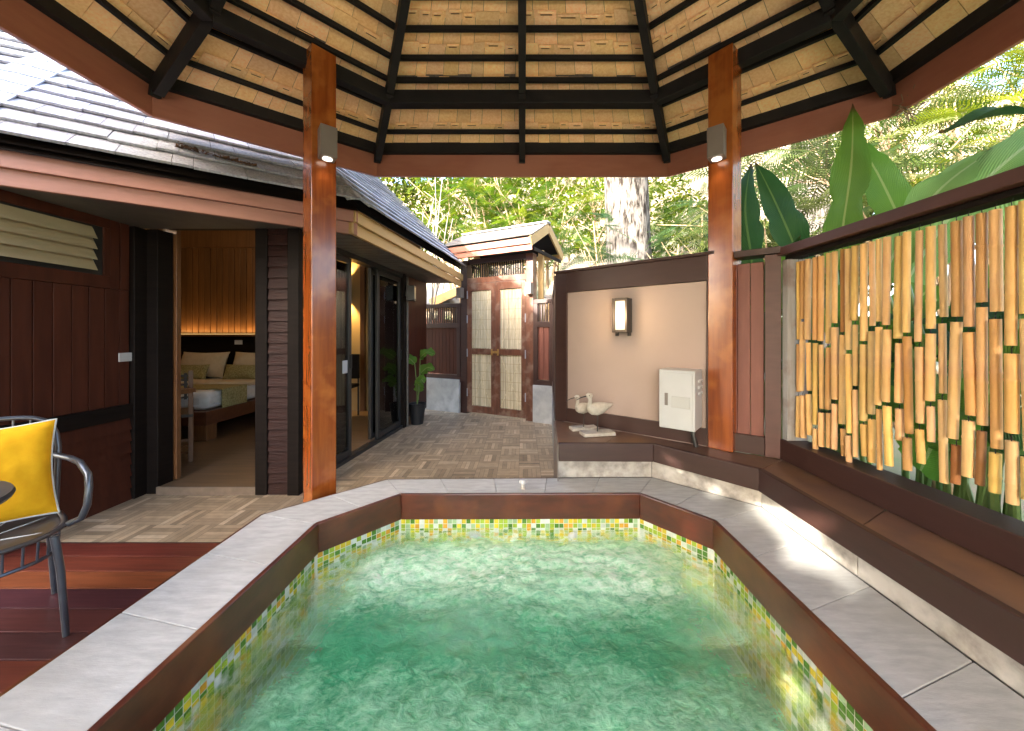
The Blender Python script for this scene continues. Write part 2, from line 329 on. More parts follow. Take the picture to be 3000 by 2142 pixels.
sl=bpy.data.lights.new('sun','SUN');sl.energy=2.2;sl.angle=R(.5);sl.color=(1,.93,.82);so=bpy.data.objects.new('sun',sl);COL.objects.link(so)
so.rotation_euler=(-sd).to_track_quat('-Z','Y').to_euler();so.location=(-8,-8,8)
S.view_settings.view_transform='Standard';S.view_settings.look='None';S.view_settings.gamma=1;S.view_settings.exposure=3.8
def lamp(kind,loc,energy,color=(1,.75,.45),size=.05,aim=None,spot=60,sy=None):
    d=bpy.data.lights.new(kind.lower()+'_lamp',kind);d.energy=energy;d.color=color
    if kind=='AREA':
        d.size=size
        if sy:d.shape='RECTANGLE';d.size_y=sy
    else:d.shadow_soft_size=size
    if kind=='SPOT':d.spot_size=R(spot);d.spot_blend=.6
    o=bpy.data.objects.new(d.name,d);COL.objects.link(o);o.location=loc
    if aim is not None:o.rotation_euler=V(aim).to_track_quat('-Z','Y').to_euler()
    return o

# ------------------------------------------------------------------ helpers for strips along polylines
def offset(pl,d):      # offset an open polyline to its left by d
    out=[]
    for i,p in enumerate(pl):
        p=V((p[0],p[1]));ns=[]
        if i>0:
            t=(p-V(pl[i-1])).normalized();ns.append(V((-t.y,t.x)))
        if i<len(pl)-1:
            t=(V(pl[i+1])-p).normalized();ns.append(V((-t.y,t.x)))
        if len(ns)==2:
            b=(ns[0]+ns[1]).normalized();k=d/b.dot(ns[0])
        else:b=ns[0];k=d
        out.append((p.x+b.x*k,p.y+b.y*k))
    return out
def wallstrip(mb,pa,pb,z0,z1,col=None):   # solid strip between polylines pa and pb
    for i in range(len(pa)-1):
        mb.prism([pa[i],pa[i+1],pb[i+1],pb[i]],z0,z1,col)
def lerp2(a,b,t):return (a[0]+(b[0]-a[0])*t,a[1]+(b[1]-a[1])*t)
def tiles(mb,pa,pb,z0,z1,step,gap=.004,phase=0,var=.06):
    for i in range(len(pa)-1):
        L=(V(pb[i+1])-V(pb[i])).length;n=max(1,round(L/step))
        for k in range(n):
            a,b=k/n,(k+1)/n;g=gap/2/L
            a+=g if k or i else 0;b-=g if (k<n-1 or i<len(pa)-2) else 0
            c=1+random.uniform(-var,var)
            mb.prism([lerp2(pa[i],pa[i+1],a),lerp2(pa[i],pa[i+1],b),lerp2(pb[i],pb[i+1],b),lerp2(pb[i],pb[i+1],a)],z0,z1,(c,c,c*.99))

# ------------------------------------------------------------------ ground, floors
mb=MB();mb.bx(-120,120,-120,120,-.5,-.32);g=mb.build('ground',M['soil']);tag(g,kind='structure')
# hillside behind
n=70;xs=np.linspace(-30,34,n);ys=np.linspace(9.5,46,n);vv=[];ff=[]
for j in range(n):
    for i in range(n):
        x,y=xs[i],ys[j];t=max(0,y-10.5-max(0,-x-2)*.15)
        z=-.31+(.62+.25*max(0,min(1,(x-2)/6)))*max(0,t+max(0,min(6.5,(x-3)*.9)))+.9*noise.noise(V((x*.2,y*.2,0)))*min(1,t/3)+.3*noise.noise(V((x*.8,y*.8,3)))*min(1,t/3)
        vv.append((x,y,max(-.33,z)))
for j in range(n-1):
    for i in range(n-1):ff.append((j*n+i,j*n+i+1,(j+1)*n+i+1,(j+1)*n+i))
mb=MB();mb.add(vv,ff);hl=mb.build('hillside',M['hill'],smooth=True);tag(hl,kind='structure')
# parquet terrace: basket weave strips
mb=MB();cell=.205
def pcol():
    r=random.random();b=random.uniform(.75,1.15)
    if r<.14:c=(.56,.43,.285)
    elif r<.30:c=(.345,.25,.155)
    else:c=(.44,.325,.205)
    return tuple(x*b for x in c)
mb.prism([(-3.6,2.25),(-1.53,2.25),(-1.53,2.13),(-.985,2.63),(.5,2.66),(.5,6.7),(-3.6,6.7)],-.32,-.003,(.09,.07,.055))
for i in range(-18,4):
    for j in range(0,23):
        x0=i*cell-.03;y0=2.253+j*cell
        if x0+cell<-3.2:continue
        if x0+cell>-1.52 and y0+cell<min(2.63,2.12+(x0+cell+1.53)*.92)-.02:continue
        ns=5;g=.0012
        for k in range(ns):
            w_=cell/ns
            if (i+j)%2==0:mb.add([(x0+g,y0+k*w_+g,0),(x0+cell-g,y0+k*w_+g,0),(x0+cell-g,y0+(k+1)*w_-g,0),(x0+g,y0+(k+1)*w_-g,0)],[(0,1,2,3)],pcol())
            else:mb.add([(x0+k*w_+g,y0+g,0),(x0+(k+1)*w_-g,y0+g,0),(x0+(k+1)*w_-g,y0+cell-g,0),(x0+k*w_+g,y0+cell-g,0)],[(0,1,2,3)],pcol())
o=mb.build('terrace_floor',M['parquet']);tag(o,kind='structure')
# hardwood deck
mb=MB();y=2.246;wd=.135
deckcols=[(.085,.020,.013),(.11,.028,.015),(.20,.052,.018),(.055,.021,.021),(.07,.022,.019),(.05,.019,.018),(.10,.025,.014),(.08,.023,.016)]
k=0
while y>-4:
    c=deckcols[k%8];c=tuple(min(x*1.45+.012*q_,.3)*random.uniform(.92,1.08) for x,q_ in zip(c,(1.6,.4,.3)))
    mb.bx(-6.5,-1.53,y-wd+.004,y,-.05,0,c);y-=wd;k+=1
mb.bx(-6.5,-1.53,-4,2.24,-.30,-.052,(.01,.008,.008))
o=mb.build('wood_deck',M['deck'],bevel=.003);tag(o,kind='structure')
# unseen pale paving added behind the camera to bounce light; lane beyond the gate
mb=MB();mb.bx(-6.5,5,-9,-4.02,-.30,-.02);o=mb.build('bounce_paving',M['coping']);tag(o,kind='structure')
mb=MB();mb.bx(-3.4,1.6,6.72,9.5,-.31,-.02);o=mb.build('lane',M['coping']);tag(o,kind='structure')

# ------------------------------------------------------------------ plunge pool
YN=-1.6
PI=[(-1.125,YN),(-1.125,1.99),(-.79,2.35),(.77,2.36),(1.07,2.02),(1.07,YN)]
PC=offset(PI,.028)
PO=[(-1.51,YN),(-1.515,2.10),(-.978,2.61),(.953,2.645),(1.455,2.19),(1.43,YN)]
pool=thing('plunge_pool','long eight sided plunge pool edged with pale stone and lined with green mosaic','pool',(0,.4,-.3))
mb=MB();tiles(mb,PC,PO,.225,.25,.36,gap=.0026,var=.04);mb.build('coping',M['coping'],pool,bevel=.003)
mb=MB();wallstrip(mb,PC,PO,-.31,.222);mb.build('coping_bed',M['grout'],pool)
mb=MB();wallstrip(mb,PO[:4],offset(PO,.016)[:4],.17,.246);mb.build('outer_edge_board',M['trim'],pool)
mb=MB();wallstrip(mb,PI,offset(PI,.026),.09,.255);mb.prism([(-1.11,YN-.03),(1.06,YN-.03),(1.06,YN),(-1.11,YN)],.09,.255);mb.build('inner_trim_board',M['trim'],pool,bevel=.004)
# mosaic
MC=[((.10,.26,.03),20),((.42,.58,.05),24),((.80,.62,.04),17),((.80,.42,.04),7),((.80,.85,.74),20),((.42,.60,.32),12)]
mcs=[c for c,_ in MC];mws=[w_ for _,w_ in MC]
def mcol():
    c=random.choices(mcs,mws)[0];b=random.uniform(.68,.90);return tuple(x*b for x in c)
WP=offset(PI,.010);mb=MB();cs=.0305;g=.0016
mb2=MB();wallstrip(mb2,offset(PI,.0125),offset(PI,.026),-.75,.088);mb2.build('grouted_wall',mk('pale_grout',(.72,.70,.60),None,(9,9,9),.7),pool)
for i in range(len(WP)-1):
    a=V(WP[i]);b=V(WP[i+1]);L=(b-a).length;t=(b-a)/L;nc=int(L/cs)
    rows=24
    for c in range(nc):
        p=a+t*(c*cs+g);q=a+t*((c+1)*cs-g)
        if max(p.y,q.y)<.3:continue
        for r in range(rows):
            z1=.0885-r*cs-g;z0=z1-cs+2*g
            mb.add([(p.x,p.y,z0),(q.x,q.y,z0),(q.x,q.y,z1),(p.x,p.y,z1)],[(3,2,1,0)],mcol())
mb.build('mosaic_wall',M['mosaic'],pool)
mb=MB()
def inpool(x,y,m=0):
    if x<-1.11+m or x>1.05-m:return False
    if y>2.34-m:return False
    if x<-.79 and y-1.99>(x+1.125)*1.07-m*1.4:return False
    if x>.77 and y-2.02>(1.07-x)*1.13-m*1.4:return False
    return True
for i in range(-37,36):
    for j in range(5,78):
        x=i*cs;y=j*cs
        if not inpool(x+cs/2,y+cs/2,-.02):continue
        z=-.30 if y>1.70 else -.74
        c_=mcol();c_=tuple(.35*a_+.65*b_ for a_,b_ in zip(c_,(.50,.88,.62)))
        mb.add([(x+g,y+g,z),(x+cs-g,y+g,z),(x+cs-g,y+cs-g,z),(x+g,y+cs-g,z)],[(0,1,2,3)],c_)
for i in range(-37,36):
    for r in range(14):
        x=i*cs;z=-.30-r*cs
        mb.add([(x+g,1.70,z-cs+g),(x+cs-g,1.70,z-cs+g),(x+cs-g,1.70,z-g),(x+g,1.70,z-g)],[(0,1,2,3)],mcol())
mb.build('mosaic_floor',M['mosaic'],pool)
mb=MB();mb.bx(-1.14,1.09,YN,2.37,-.80,-.745);mb.bx(-1.14,1.09,1.705,2.37,-.745,-.304);mb.build('basin_shell',M['mosaic'],pool)
for x in (-.31,.33):
    mb=MB();mb.lathe([(.03,0),(.034,.006),(.02,.014)],(x,2.352,-.035),16,M=Matrix.Rotation(R(90),4,'X'));mb.build('jet_nozzle',M['whitepaint'],pool,smooth=True)
# water
nx,ny=150,260;gx=np.linspace(-1.12,1.065,nx);gy=np.linspace(YN,2.36,ny);vv=[];ff=[];cc=[]
for j in range(ny):
    for i in range(nx):
        x,y=gx[i],gy[j]
        h=.016*noise.noise(V((x*3.2,y*4.2,.5)))+.010*noise.noise(V((x*8,y*11,2)))+.006*noise.noise(V((x*19,y*24,7)))
        jet=math.exp(-(((x+.05)/.9)**2))*math.exp(-(((y-2.0)/.35)**2))
        vv.append((x,y,.03+h*(.7+jet)))
def aer(x,y):
    sm=lambda a,b,v:(lambda t:t*t*(3-2*t))(max(0,min(1,(v-a)/(b-a))))
    nn=noise.noise(V((x*1.7,y*1.9,9)));n4=noise.noise(V((x*4,y*5,3)))
    e=sm(.06,.40,min(x+1.125,1.07-x)+.10*n4);far=sm(.05,.24,2.36-y+.06*n4-.5*max(0,abs(x)-.72))
    edge=e*far
    jet=math.exp(-((y-1.98)/.22)**2)*(.75+.5*noise.noise(V((x*2.6,y*3,1))))
    band=math.exp(-((y-1.50)/.17)**2)*(.55+.45*sm(.1,.6,abs(x+.05)+.2*nn))
    a=edge*(.92+.20*nn)
    foam=edge*(1.6*jet+.50*sm(1.35,.9,y)*(.4+nn)*sm(-.8,-.2,x)+.05)
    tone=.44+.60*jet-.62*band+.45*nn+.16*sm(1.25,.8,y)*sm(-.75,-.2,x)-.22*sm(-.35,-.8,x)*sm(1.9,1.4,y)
    return (max(0,min(1,a)),max(0,min(1,foam)),tone)
for j in range(ny-1):
    for i in range(nx-1):
        x,y=(gx[i]+gx[i+1])/2,(gy[j]+gy[j+1])/2
        if not inpool(x,y,-.016):continue
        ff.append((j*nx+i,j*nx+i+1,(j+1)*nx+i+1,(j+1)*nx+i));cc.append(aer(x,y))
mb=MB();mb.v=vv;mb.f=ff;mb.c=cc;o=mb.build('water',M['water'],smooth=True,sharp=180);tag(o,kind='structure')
# air valve knob on the coping
t=thing('valve_knob','small white mushroom shaped valve knob on the far stone coping','knob',(.006,2.45,.25))
mb=MB();mb.lathe([(.016,.0),(.018,.006),(.012,.012),(.012,.034)],(.006,2.45,.25),18);mb.build('stem',M['carved'],t,smooth=True)
mb=MB();mb.lathe([(.012,.034),(.024,.04),(.026,.05),(.022,.062),(.01,.067)],(.006,2.45,.25),18);mb.build('cap',M['whitepaint'],t,smooth=True)

# ------------------------------------------------------------------ bench round the far and right sides
BF=[(.262,2.572),(.933,2.560),(1.367,2.083),(1.37,YN)]
BB=[(.300,3.30),(1.30,2.50),(1.63,2.255),(1.63,YN)]
RF=[(.262,2.640),(.953,2.649),(1.459,2.194),(1.434,YN)]
bench=thing('pool_bench','brown tiled ledge bench with pale stone riser running along the far and right pool sides','bench',(1.2,1.5,.25))
BFi=offset(BF,-.0)
mb=MB();tiles(mb,offset(BF,.036),BB,.49,.517,.62,gap=.004,var=.12);mb.build('seat_tile',M['benchtile'],bench,bevel=.002)
mb=MB();wallstrip(mb,BF,offset(BF,.034),.393,.521);mb.build('front_band',M['brown'],bench,bevel=.004)
mb=MB();wallstrip(mb,offset(BF,.0345),BB,.40,.488);wallstrip(mb,offset(RF,.02),BB,-.31,.40);mb.build('core',M['grout'],bench)
mb=MB();tiles(mb,RF,offset(RF,.018),.252,.3985,.62,gap=.004,var=.1);mb.build('stone_riser',M['stone'],bench,bevel=.002)
mb=MB();mb.prism([(.254,2.575),(.259,2.575),(.297,3.29),(.288,3.29)],-.30,.51);mb.build('end_panel',M['lampgrey'],bench)

# ------------------------------------------------------------------ beige partition wall
A=V((.311,3.297));B=V((1.305,2.503))
dW=(B-A).normalized();nW=V((dW.y,-dW.x))            # towards the camera
if nW.y>0:nW=-nW
def wp(s,off=0,z=0):p=A+dW*s+nW*off;return V((p.x,p.y,z))
LW=(B-A).length
pw=thing('partition_wall','beige plaster partition framed in brown behind the far bench','wall',(A.x,A.y,0))
mb=MB();mb.bar(wp(.08,-.05,.9),wp(LW+.05,-.05,.9),.07,1.55);mb.build('plaster_panel',M['beige'],pw)
mb=MB()
for (s0,s1,z0,z1,th) in ((0,.115,.523,1.852,.11),(LW-.02,LW+.03,.523,1.852,.11)):
    mb.bar(wp(s0,-.045,(z0+z1)/2),wp(s1,-.045,(z0+z1)/2),th,z1-z0)
mb.build('frame_post',M['brown'],pw,bevel=.003)
mb=MB();mb.bar(wp(.115,-.045,1.765),wp(LW-.02,-.045,1.765),.106,.174);mb.build('top_rail',M['brown'],pw,bevel=.003)
mb=MB();mb.bar(wp(.115,-.045,.582),wp(LW-.02,-.045,.582),.104,.118);mb.build('bottom_rail',M['brown'],pw,bevel=.003)
mb=MB();mb.bar(wp(-.01,-.05,1.864),wp(LW+.03,-.05,1.864),.15,.022);mb.build('coping_cap',M['brown'],pw,bevel=.003)
mb=MB();mb.bar(wp(.08,-.10,.25),wp(LW+.05,-.10,.25),.08,1.1);mb.build('lower_wall',M['greystone'],pw)
# return wall to the gate
q0=V((.305,3.36));q1=V((.44,5.27))
rw=thing('side_fence','brown framed side fence running back from the beige partition to the gate','fence',(q0.x,q0.y,0))
mb=MB();mb.bar((q0.x+.04,q0.y,1.0),(q1.x+.04,q1.y,1.0),.06,1.5);mb.build('panel',M['redpanel'],rw)
mb=MB();mb.bar((q0.x+.04,q0.y,1.80),(q1.x+.04,q1.y,1.80),.09,.1);mb.bar((q0.x+.04,q0.y,.57),(q1.x+.04,q1.y,.57),.085,.1)
for t_ in (0,.5,1):
    p=q0.lerp(q1,t_);mb.bx(p.x,p.x+.085,p.y-.04,p.y+.04,.5,1.84)
mb.build('frame',M['brown'],rw,bevel=.003)
mb=MB();mb.bar((q0.x+.045,q0.y,.2),(q1.x+.045,q1.y,.2),.10,.62);mb.build('stone_base',M['greystone'],rw)
# corner panel between right post and bamboo screen
c0=V((1.37,2.445));c1=V((1.628,2.262));dc=(c1-c0).normalized()
cp=thing('corner_panel','narrow red brown boarded panel between the right pavilion post and bamboo screen','fence',(1.5,2.35,.517))
def cpt(p,z,off=0):return (p.x+off*dc.y,p.y-off*dc.x,z)
nb=3
mb=MB()
for k in range(nb):
    a=c0.lerp(c1,k/nb*.72+.004);b=c0.lerp(c1,(k+1)/nb*.72-.004);mb.bar(cpt(a,1.18,-.03),cpt(b,1.18,-.03),.03,1.18)
mb.build('board',M['redpanel'],cp,bevel=.003)
mb=MB();a=c0.lerp(c1,.73);mb.bar(cpt(a,1.163,-.02),cpt(c1,1.163,-.02),.075,1.285);mb.build('post',M['rail'],cp,bevel=.003)
mb=MB();mb.bar(cpt(c0,.58,-.02),cpt(c0.lerp(c1,.728),.58,-.02),.05,.12);mb.build('bottom_rail',M['brown'],cp,bevel=.003)
mb=MB();mb.bar(cpt(c0.lerp(c1,.2),1.828,-.03),cpt(c1,1.828,-.03),.14,.042);mb.build('top_rail',M['brown'],cp,bevel=.003)
# wall lamp
def boxlamp_wall():
    s=.655;t=thing('wall_lamp','lit box lantern with frosted glass on the beige partition','lamp',tuple(wp(s,0,1.31)))
    d=.095;ww=.125;z0,z1=1.315,1.585
    mb=MB();mb.bar(wp(s-ww/2,.008,(z0+z1)/2),wp(s+ww/2,.008,(z0+z1)/2),.014,z1-z0)
    for ss in (-1,1):
        c=s+ss*(ww/2-.010);mb.bar(wp(c-.010,d/2+.008,(z0+z1)/2),wp(c+.008,d/2+.008,(z0+z1)/2),d,z1-z0)
    for zz in (z0+.011,z1-.011):mb.bar(wp(s-ww/2+.0205,d/2+.008,zz),wp(s+ww/2-.0205,d/2+.008,zz),d,.022)
    for ss in (-1,1):
        c=s+ss*(ww/2-.012);mb.bar(wp(c-.006,.03,z0-.012),wp(c+.006,.03,z0-.012),.05,.03)
    mb.build('housing',M['bronze'],t,bevel=.002)
    mb=MB();mb.bar(wp(s-ww/2+.021,d-.016,(z0+z1)/2),wp(s+ww/2-.021,d-.016,(z0+z1)/2),.008,z1-z0-.046);mb.build('glass_pane',M['lampglass'],t)
    lamp('POINT',wp(s,.19,1.45),0.45,(1,.72,.42),.06)
boxlamp_wall()
# white electric box
def ebox():
    s=1.108;d=.2
    t=thing('electric_box','white metal electric cabinet with louvred side mounted low on the beige partition','electric box',tuple(wp(s,0,.654)))
    w_=.232;z0,z1=.655,1.057;zc=(z0+z1)/2
    mb=MB();mb.bar(wp(s-w_/2,d/2+.006,zc),wp(s+w_/2,d/2+.006,zc),d,z1-z0);mb.build('cabinet',M['whitepaint'],t,bevel=.005)
    mb=MB();mb.bar(wp(s-w_/2+.016,d+.009,zc),wp(s+w_/2-.016,d+.009,zc),.006,z1-z0-.036);mb.build('door',M['whitepaint'],t,bevel=.002)
    mb=MB();mb.bar(wp(s-w_/2+.040,d+.015,zc-.0),wp(s-w_/2+.062,d+.015,zc),.006,.085);mb.build('lock',M['lampgrey'],t,bevel=.002)
    mb=MB();mb.bar(wp(s-w_/2+.085,d+.015,zc-.015),wp(s+w_/2-.028,d+.015,zc-.015),.006,.078);mb.build('card_holder',M['acwhite'],t,bevel=.003)
    mb=MB()
    for k in range(3):
        zz=z1-.075-k*.042;p=wp(s+w_/2+.004,d*.60,zz);q=wp(s+w_/2+.004,d*.15,zz);mb.bar(p,q,.014,.018)
    mb.build('vent_louver',M['whitepaint'],t,bevel=.003)
    mb=MB();mb.tube([wp(s+.07,.06,.66),wp(s+.075,.07,.60),wp(s+.09,.06,.52)],.016,8);mb.build('cable',M['black'],t,smooth=True)
ebox()
# carved birds
def bird(x,y,sc,rz,label):
    t=thing('bird_statue',label,'statue',(x,y,.521),'carved wading birds on the bench')
    MM=Matrix.Rotation(rz,4,'Z')
    def L(p):return V((x,y,.521))+MM@(V(p)*sc)
    mb=MB();mb.box(L((0,0,.012)),(.24*sc,.105*sc,.024*sc),rz);mb.build('base',M['carved'],t,bevel=.002)
    mb=MB();mb.tube([L((0,0,.02)),L((.002,0,.155))],.0042*sc,8);mb.build('leg',M['black'],t)
    mb=MB()
    body=[(-.075,.190,.012),(-.070,.193,.028),(-.045,.190,.042),(-.01,.190,.049),(.03,.196,.043),(.07,.207,.028),(.10,.214,.014),(.125,.220,.003)]
    mb.tube([L((a,0,b)) for a,b,_ in body],[r*sc for *_,r in body],16)
    neck=[(-.048,.195,.030),(-.060,.222,.018),(-.056,.250,.0135),(-.058,.275,.015)]
    mb.tube([L((a,0,b)) for a,b,_ in neck],[r*sc for *_,r in neck],12)
    mb.ell(L((-.063,0,.288)),(.026*sc,.020*sc,.0215*sc),14,9)
    mb.build('body',M['carved'],t,smooth=True,sharp=70)
    mb=MB();mb.tube([L((-.085,0,.286)),L((-.125,0,.277)),L((-.165,0,.258))],[.005*sc,.004*sc,.0016*sc],8);mb.build('beak',M['black'],t,smooth=True)
    for sy in (-1,1):
        mb=MB();mb.ell(L((-.070,sy*.0185,.291)),(.004*sc,.003*sc,.004*sc),8,6);mb.build('eye',M['black'],t)
bird(.585,2.80,1.06,R(12),'front white carved shorebird statue on a pale block, on the bench end')
bird(.505,2.955,.92,R(12),'smaller white carved shorebird statue half hidden behind the other bird')

# ------------------------------------------------------------------ bamboo screen
FX=1.613
fs=thing('screen_frame','brown open screen frame with top rail and sill along the right bench','fence',(1.69,.4,.517))
mb=MB();mb.bx(FX,FX+.145,YN,2.258,.521,.646);mb.build('sill',M['brown'],fs,bevel=.004)
mb=MB();mb.bx(FX-.012,FX+.165,YN,2.268,1.79,1.842);mb.build('top_rail',M['rail'],fs,bevel=.004)
mb=MB();mb.bx(FX+.03,FX+.11,YN,2.25,1.765,1.788);mb.build('hanging_rail',M['darkwood'],fs,bevel=.003)
mb=MB();mb.bx(FX+.012,FX+.14,2.205,2.25,.648,1.763);mb.build('end_post',mk('weathered_grey_post',(.32,.31,.30),(.24,.22,.20),(30,30,3),.8,.4,c3=(.17,.10,.08),s3=5),fs,bevel=.003)
bt=(1,1,1)
bprof=lambda r:[(r*.72,0),(r,0.0),(r*1.02,.006)]
def tube_bamboo(parent,x,y,ztop,L,r,tilt,col,zoff):
    ax=Matrix.Rotation(tilt[0],4,'X')@Matrix.Rotation(tilt[1],4,'Y')
    n=12;mb=MB();prof=[(r*.72,-.012),(r*.74,0),(r,0),(r,-.02)];zz=-.02
    node=random.uniform(.25,.75)*L
    for d in (node-.006,node-.002,node+.003,node+.008):
        prof.append((r*(1.0 if d<node-.004 or d>node+.006 else 1.08),-d))
    prof+= [(r*.985,-L),(r*.74,-L),(r*.72,-L+.012)]
    mb.lathe([(a,b) for a,b in prof],(x,y,ztop),n,col,ax)
    return mb.build('bamboo_tube',M['bamboo'],parent,smooth=True,sharp=50)
GB='bamboo strands hanging in the screen'
ys_=[2.19-.0415*i for i in range(42)]
rnd=random.Random(31)
special={12:('bamboo strand whose middle tube is stained dark brown, among golden strands',1),}
dark_idx={7:(0,(.55,.40,.25)),19:(2,(.42,.24,.16)),21:(2,(.33,.22,.17)),15:(1,(.72,.55,.42))}
labs={7:'bamboo strand near the corner whose top tube is blackened brown',19:'bamboo strand with a reddish brown bottom tube, in the wider gaps of the screen',
      21:'bamboo strand with a dark charred bottom tube above the sill',15:'bamboo strand with a split greyish middle tube'}
for i,y in enumerate(ys_):
    x=FX+.07+rnd.uniform(-.006,.006);y+=rnd.uniform(-.007,.007)
    b=thing('bamboo_strand',labs.get(i,'strand of three golden bamboo tubes linked by wire hooks, hanging from the screen rail'),'bamboo strand',(x,y,.66),GB)
    z=1.765;r0=rnd.uniform(.0125,.0160)
    Ls=[rnd.uniform(.31,.50)+(.03 if i<10 else 0),rnd.uniform(.26,.47),0]
    bottom=.66+abs(rnd.gauss(0,.03))+(rnd.uniform(.0,.08) if i>14 else 0)
    if i in (17,22,):bottom+=.16
    if i in (14,):bottom+=.30
    for k in range(3):
        h=rnd.uniform(.016,.028)
        mb=MB();mb.tube([(x,y-.004,z),(x+.004,y+.004,z-h*.4),(x-.004,y-.003,z-h*.7),(x,y,z-h-.004)],.0016,5);mb.build('wire_hook',M['black'],b)
        z-=h
        L=Ls[k] if k<2 else max(.14,z-bottom)
        r=r0*rnd.uniform(.84,1.14)
        c=rnd.uniform(.74,1.1);col=(c,c*rnd.uniform(.90,1.05),c*rnd.uniform(.75,1.35))
        if rnd.random()<.2:col=(c*.85,c*.72,c*.7)
        if i in dark_idx and dark_idx[i][0]==k:col=dark_idx[i][1]
        tl=(rnd.gauss(0,.007+.008*k),rnd.gauss(0,.008))
        tube_bamboo(b,x,y,z,L,r,tl,col,0)
        z-=L*math.cos(tl[0])

# ------------------------------------------------------------------ pavilion
pav=thing('pavilion','open octagonal pavilion with orange posts and shingled roof over the pool','pavilion',(0,.3,0))
YC=.3
def sym(pts):   # half plan (y>=YC) on the right, mirrored to a closed 8-gon, ccw
    r=[pts[0],pts[1]]
    out=[(pts[1][0],2*YC-pts[1][1]),(pts[1][0],pts[1][1]),(pts[0][0],pts[0][1]),(-pts[0][0],pts[0][1]),(-pts[1][0],pts[1][1]),(-pts[1][0],2*YC-pts[1][1]),(-pts[0][0],2*YC-pts[0][1]),(pts[0][0],2*YC-pts[0][1])]
    return out
RING=sym([(1.044,2.84),(1.80,2.10)]);EAVE=sym([(1.356,3.357),(2.50,2.43)])
ZR=3.3227;ZE=3.0;Z0=3.128
RIDGE=[(0,1.05,4.433),(0,2*YC-1.05,4.433)]
def ridge_for(i):  # ridge points for segment i (between vertex i and i+1)
    a,b=RIDGE
    return {0:(b,a),1:(a,a),2:(a,a),3:(a,a),4:(a,b),5:(b,b),6:(b,b),7:(b,b)}[i]
# ring beam segments
for i in range(8):
    p,q=RING[i],RING[(i+1)%8]
    a=offset([p,q],0)
    d=(V(q)-V(p)).normalized();nrm=V((d.y,-d.x))      # outward
    mid=[(p[0]+nrm.x*.035,p[1]+nrm.y*.035),(q[0]+nrm.x*.035,q[1]+nrm.y*.035)]
    mb=MB();mb.bar((*mid[0],Z0+.0525),(*mid[1],Z0+.0525),.07,.105);mb.build('ring_beam',M['rafter'],pav,bevel=.004)
# posts
for sx in (-1,1):
    for sy in (1,-1):
        cx=sx*1.40;cy=YC+sy*(2.49-YC)
        zb=0 if sx<0 else .517
        if sy<0:zb=0 if sx<0 else .25
        mb=MB();mb.box((cx,cy,(zb+3.232)/2),(.158,.158,3.232-zb),R(40)*(-sx)*sy*-1 if False else (R(50) if sx*sy<0 else R(40)));mb.build('post',M['post'],pav,bevel=.006)
def panel_pts(i):
    p,q=EAVE[i],EAVE[(i+1)%8];rp,rq=RING[i],RING[(i+1)%8];a,b=ridge_for(i)
    return (V((*p,ZE)),V((*q,ZE)),V((*rp,ZR)),V((*rq,ZR)),V(a),V(b))
def rail(P,Q,t):return P.lerp(Q,t)
rs_=random.Random(5)
def shingle_strip(mb,el,er,ul,ur,nrows,wmin,wmax,lift,th,colf,over=1.28,jit=.012,rnd=rs_,lit_ends=False):
    # quad el-er (low edge), ul-ur (high edge); normal up/out
    nrm=(er-el).cross(ul-el)
    if nrm.z<0:nrm=-nrm
    nrm.normalize()
    for k in range(nrows):
        t0,t1=k/nrows,min(1.0,(k+over)/nrows)
        a0,b0=el.lerp(ul,t0),er.lerp(ur,t0);a1,b1=el.lerp(ul,t1),er.lerp(ur,t1)
        L=(b0-a0).length;s=-rnd.random()*wmin
        Lr=((ul-el).length)/nrows
        while s<L-.002:
            w_=rnd.uniform(wmin,wmax);s0=max(0,s);s1=min(L,s+w_-.0035)
            if s1-s0>.004:
                j=rnd.uniform(-jit,jit)/Lr;j1=rnd.uniform(-jit,jit)/Lr
                f0,f1=s0/L,s1/L
                P=a0.lerp(b0,f0);Q=a0.lerp(b0,f1);P1=a1.lerp(b1,f0);Q1=a1.lerp(b1,f1)
                dP=(P1-P);dQ=(Q1-Q)
                P1=P+dP*(1+j1/over);Q1=Q+dQ*(1+j1/over);P=P+dP*(j/over);Q=Q+dQ*(j/over)
                dz=rnd.uniform(0,.003)
                lo=nrm*(lift+dz);hi=nrm*dz
                mb.hexa([P+lo,Q+lo,Q1+hi,P1+hi],[P+lo+nrm*th,Q+lo+nrm*th,Q1+hi+nrm*th,P1+hi+nrm*th],colf(rnd))
                if lit_ends and rnd.random()<.7:
                    a_,b_=rnd.uniform(.05,.25),rnd.uniform(.75,.97);ww_=-nrm*.007;e1=P1.lerp(Q1,a_)-dP.normalized()*.004;e2=P1.lerp(Q1,b_)-dP.normalized()*.004
                    k1=e1-dP.normalized()*.012;k2=e2-dQ.normalized()*.012;cc_=tuple(min(1.25,q*1.12) for q in colf(rnd))
                    mb.hexa([k1+ww_,k2+ww_,e2+ww_,e1+ww_],[k1,k2,e2,e1],cc_)  # lighter strip stands in for a board end catching the light
                    v_=dP.normalized()*.006;x1=k1.lerp(k2,.15)-v_;x2=k1.lerp(k2,.85)-v_;mb.hexa([x1-v_*.8-nrm*.002,x2-v_*.8-nrm*.002,x2-nrm*.002,x1-nrm*.002],[x1-v_*.8,x2-v_*.8,x2,x1],(.16,.12,.09))  # dark dash painted as the shade beside that strip
            s+=w_
def soffcol(r):
    b=r.uniform(.84,1.15);return (b,b*r.uniform(.95,1.02),b*r.uniform(.88,1.05))
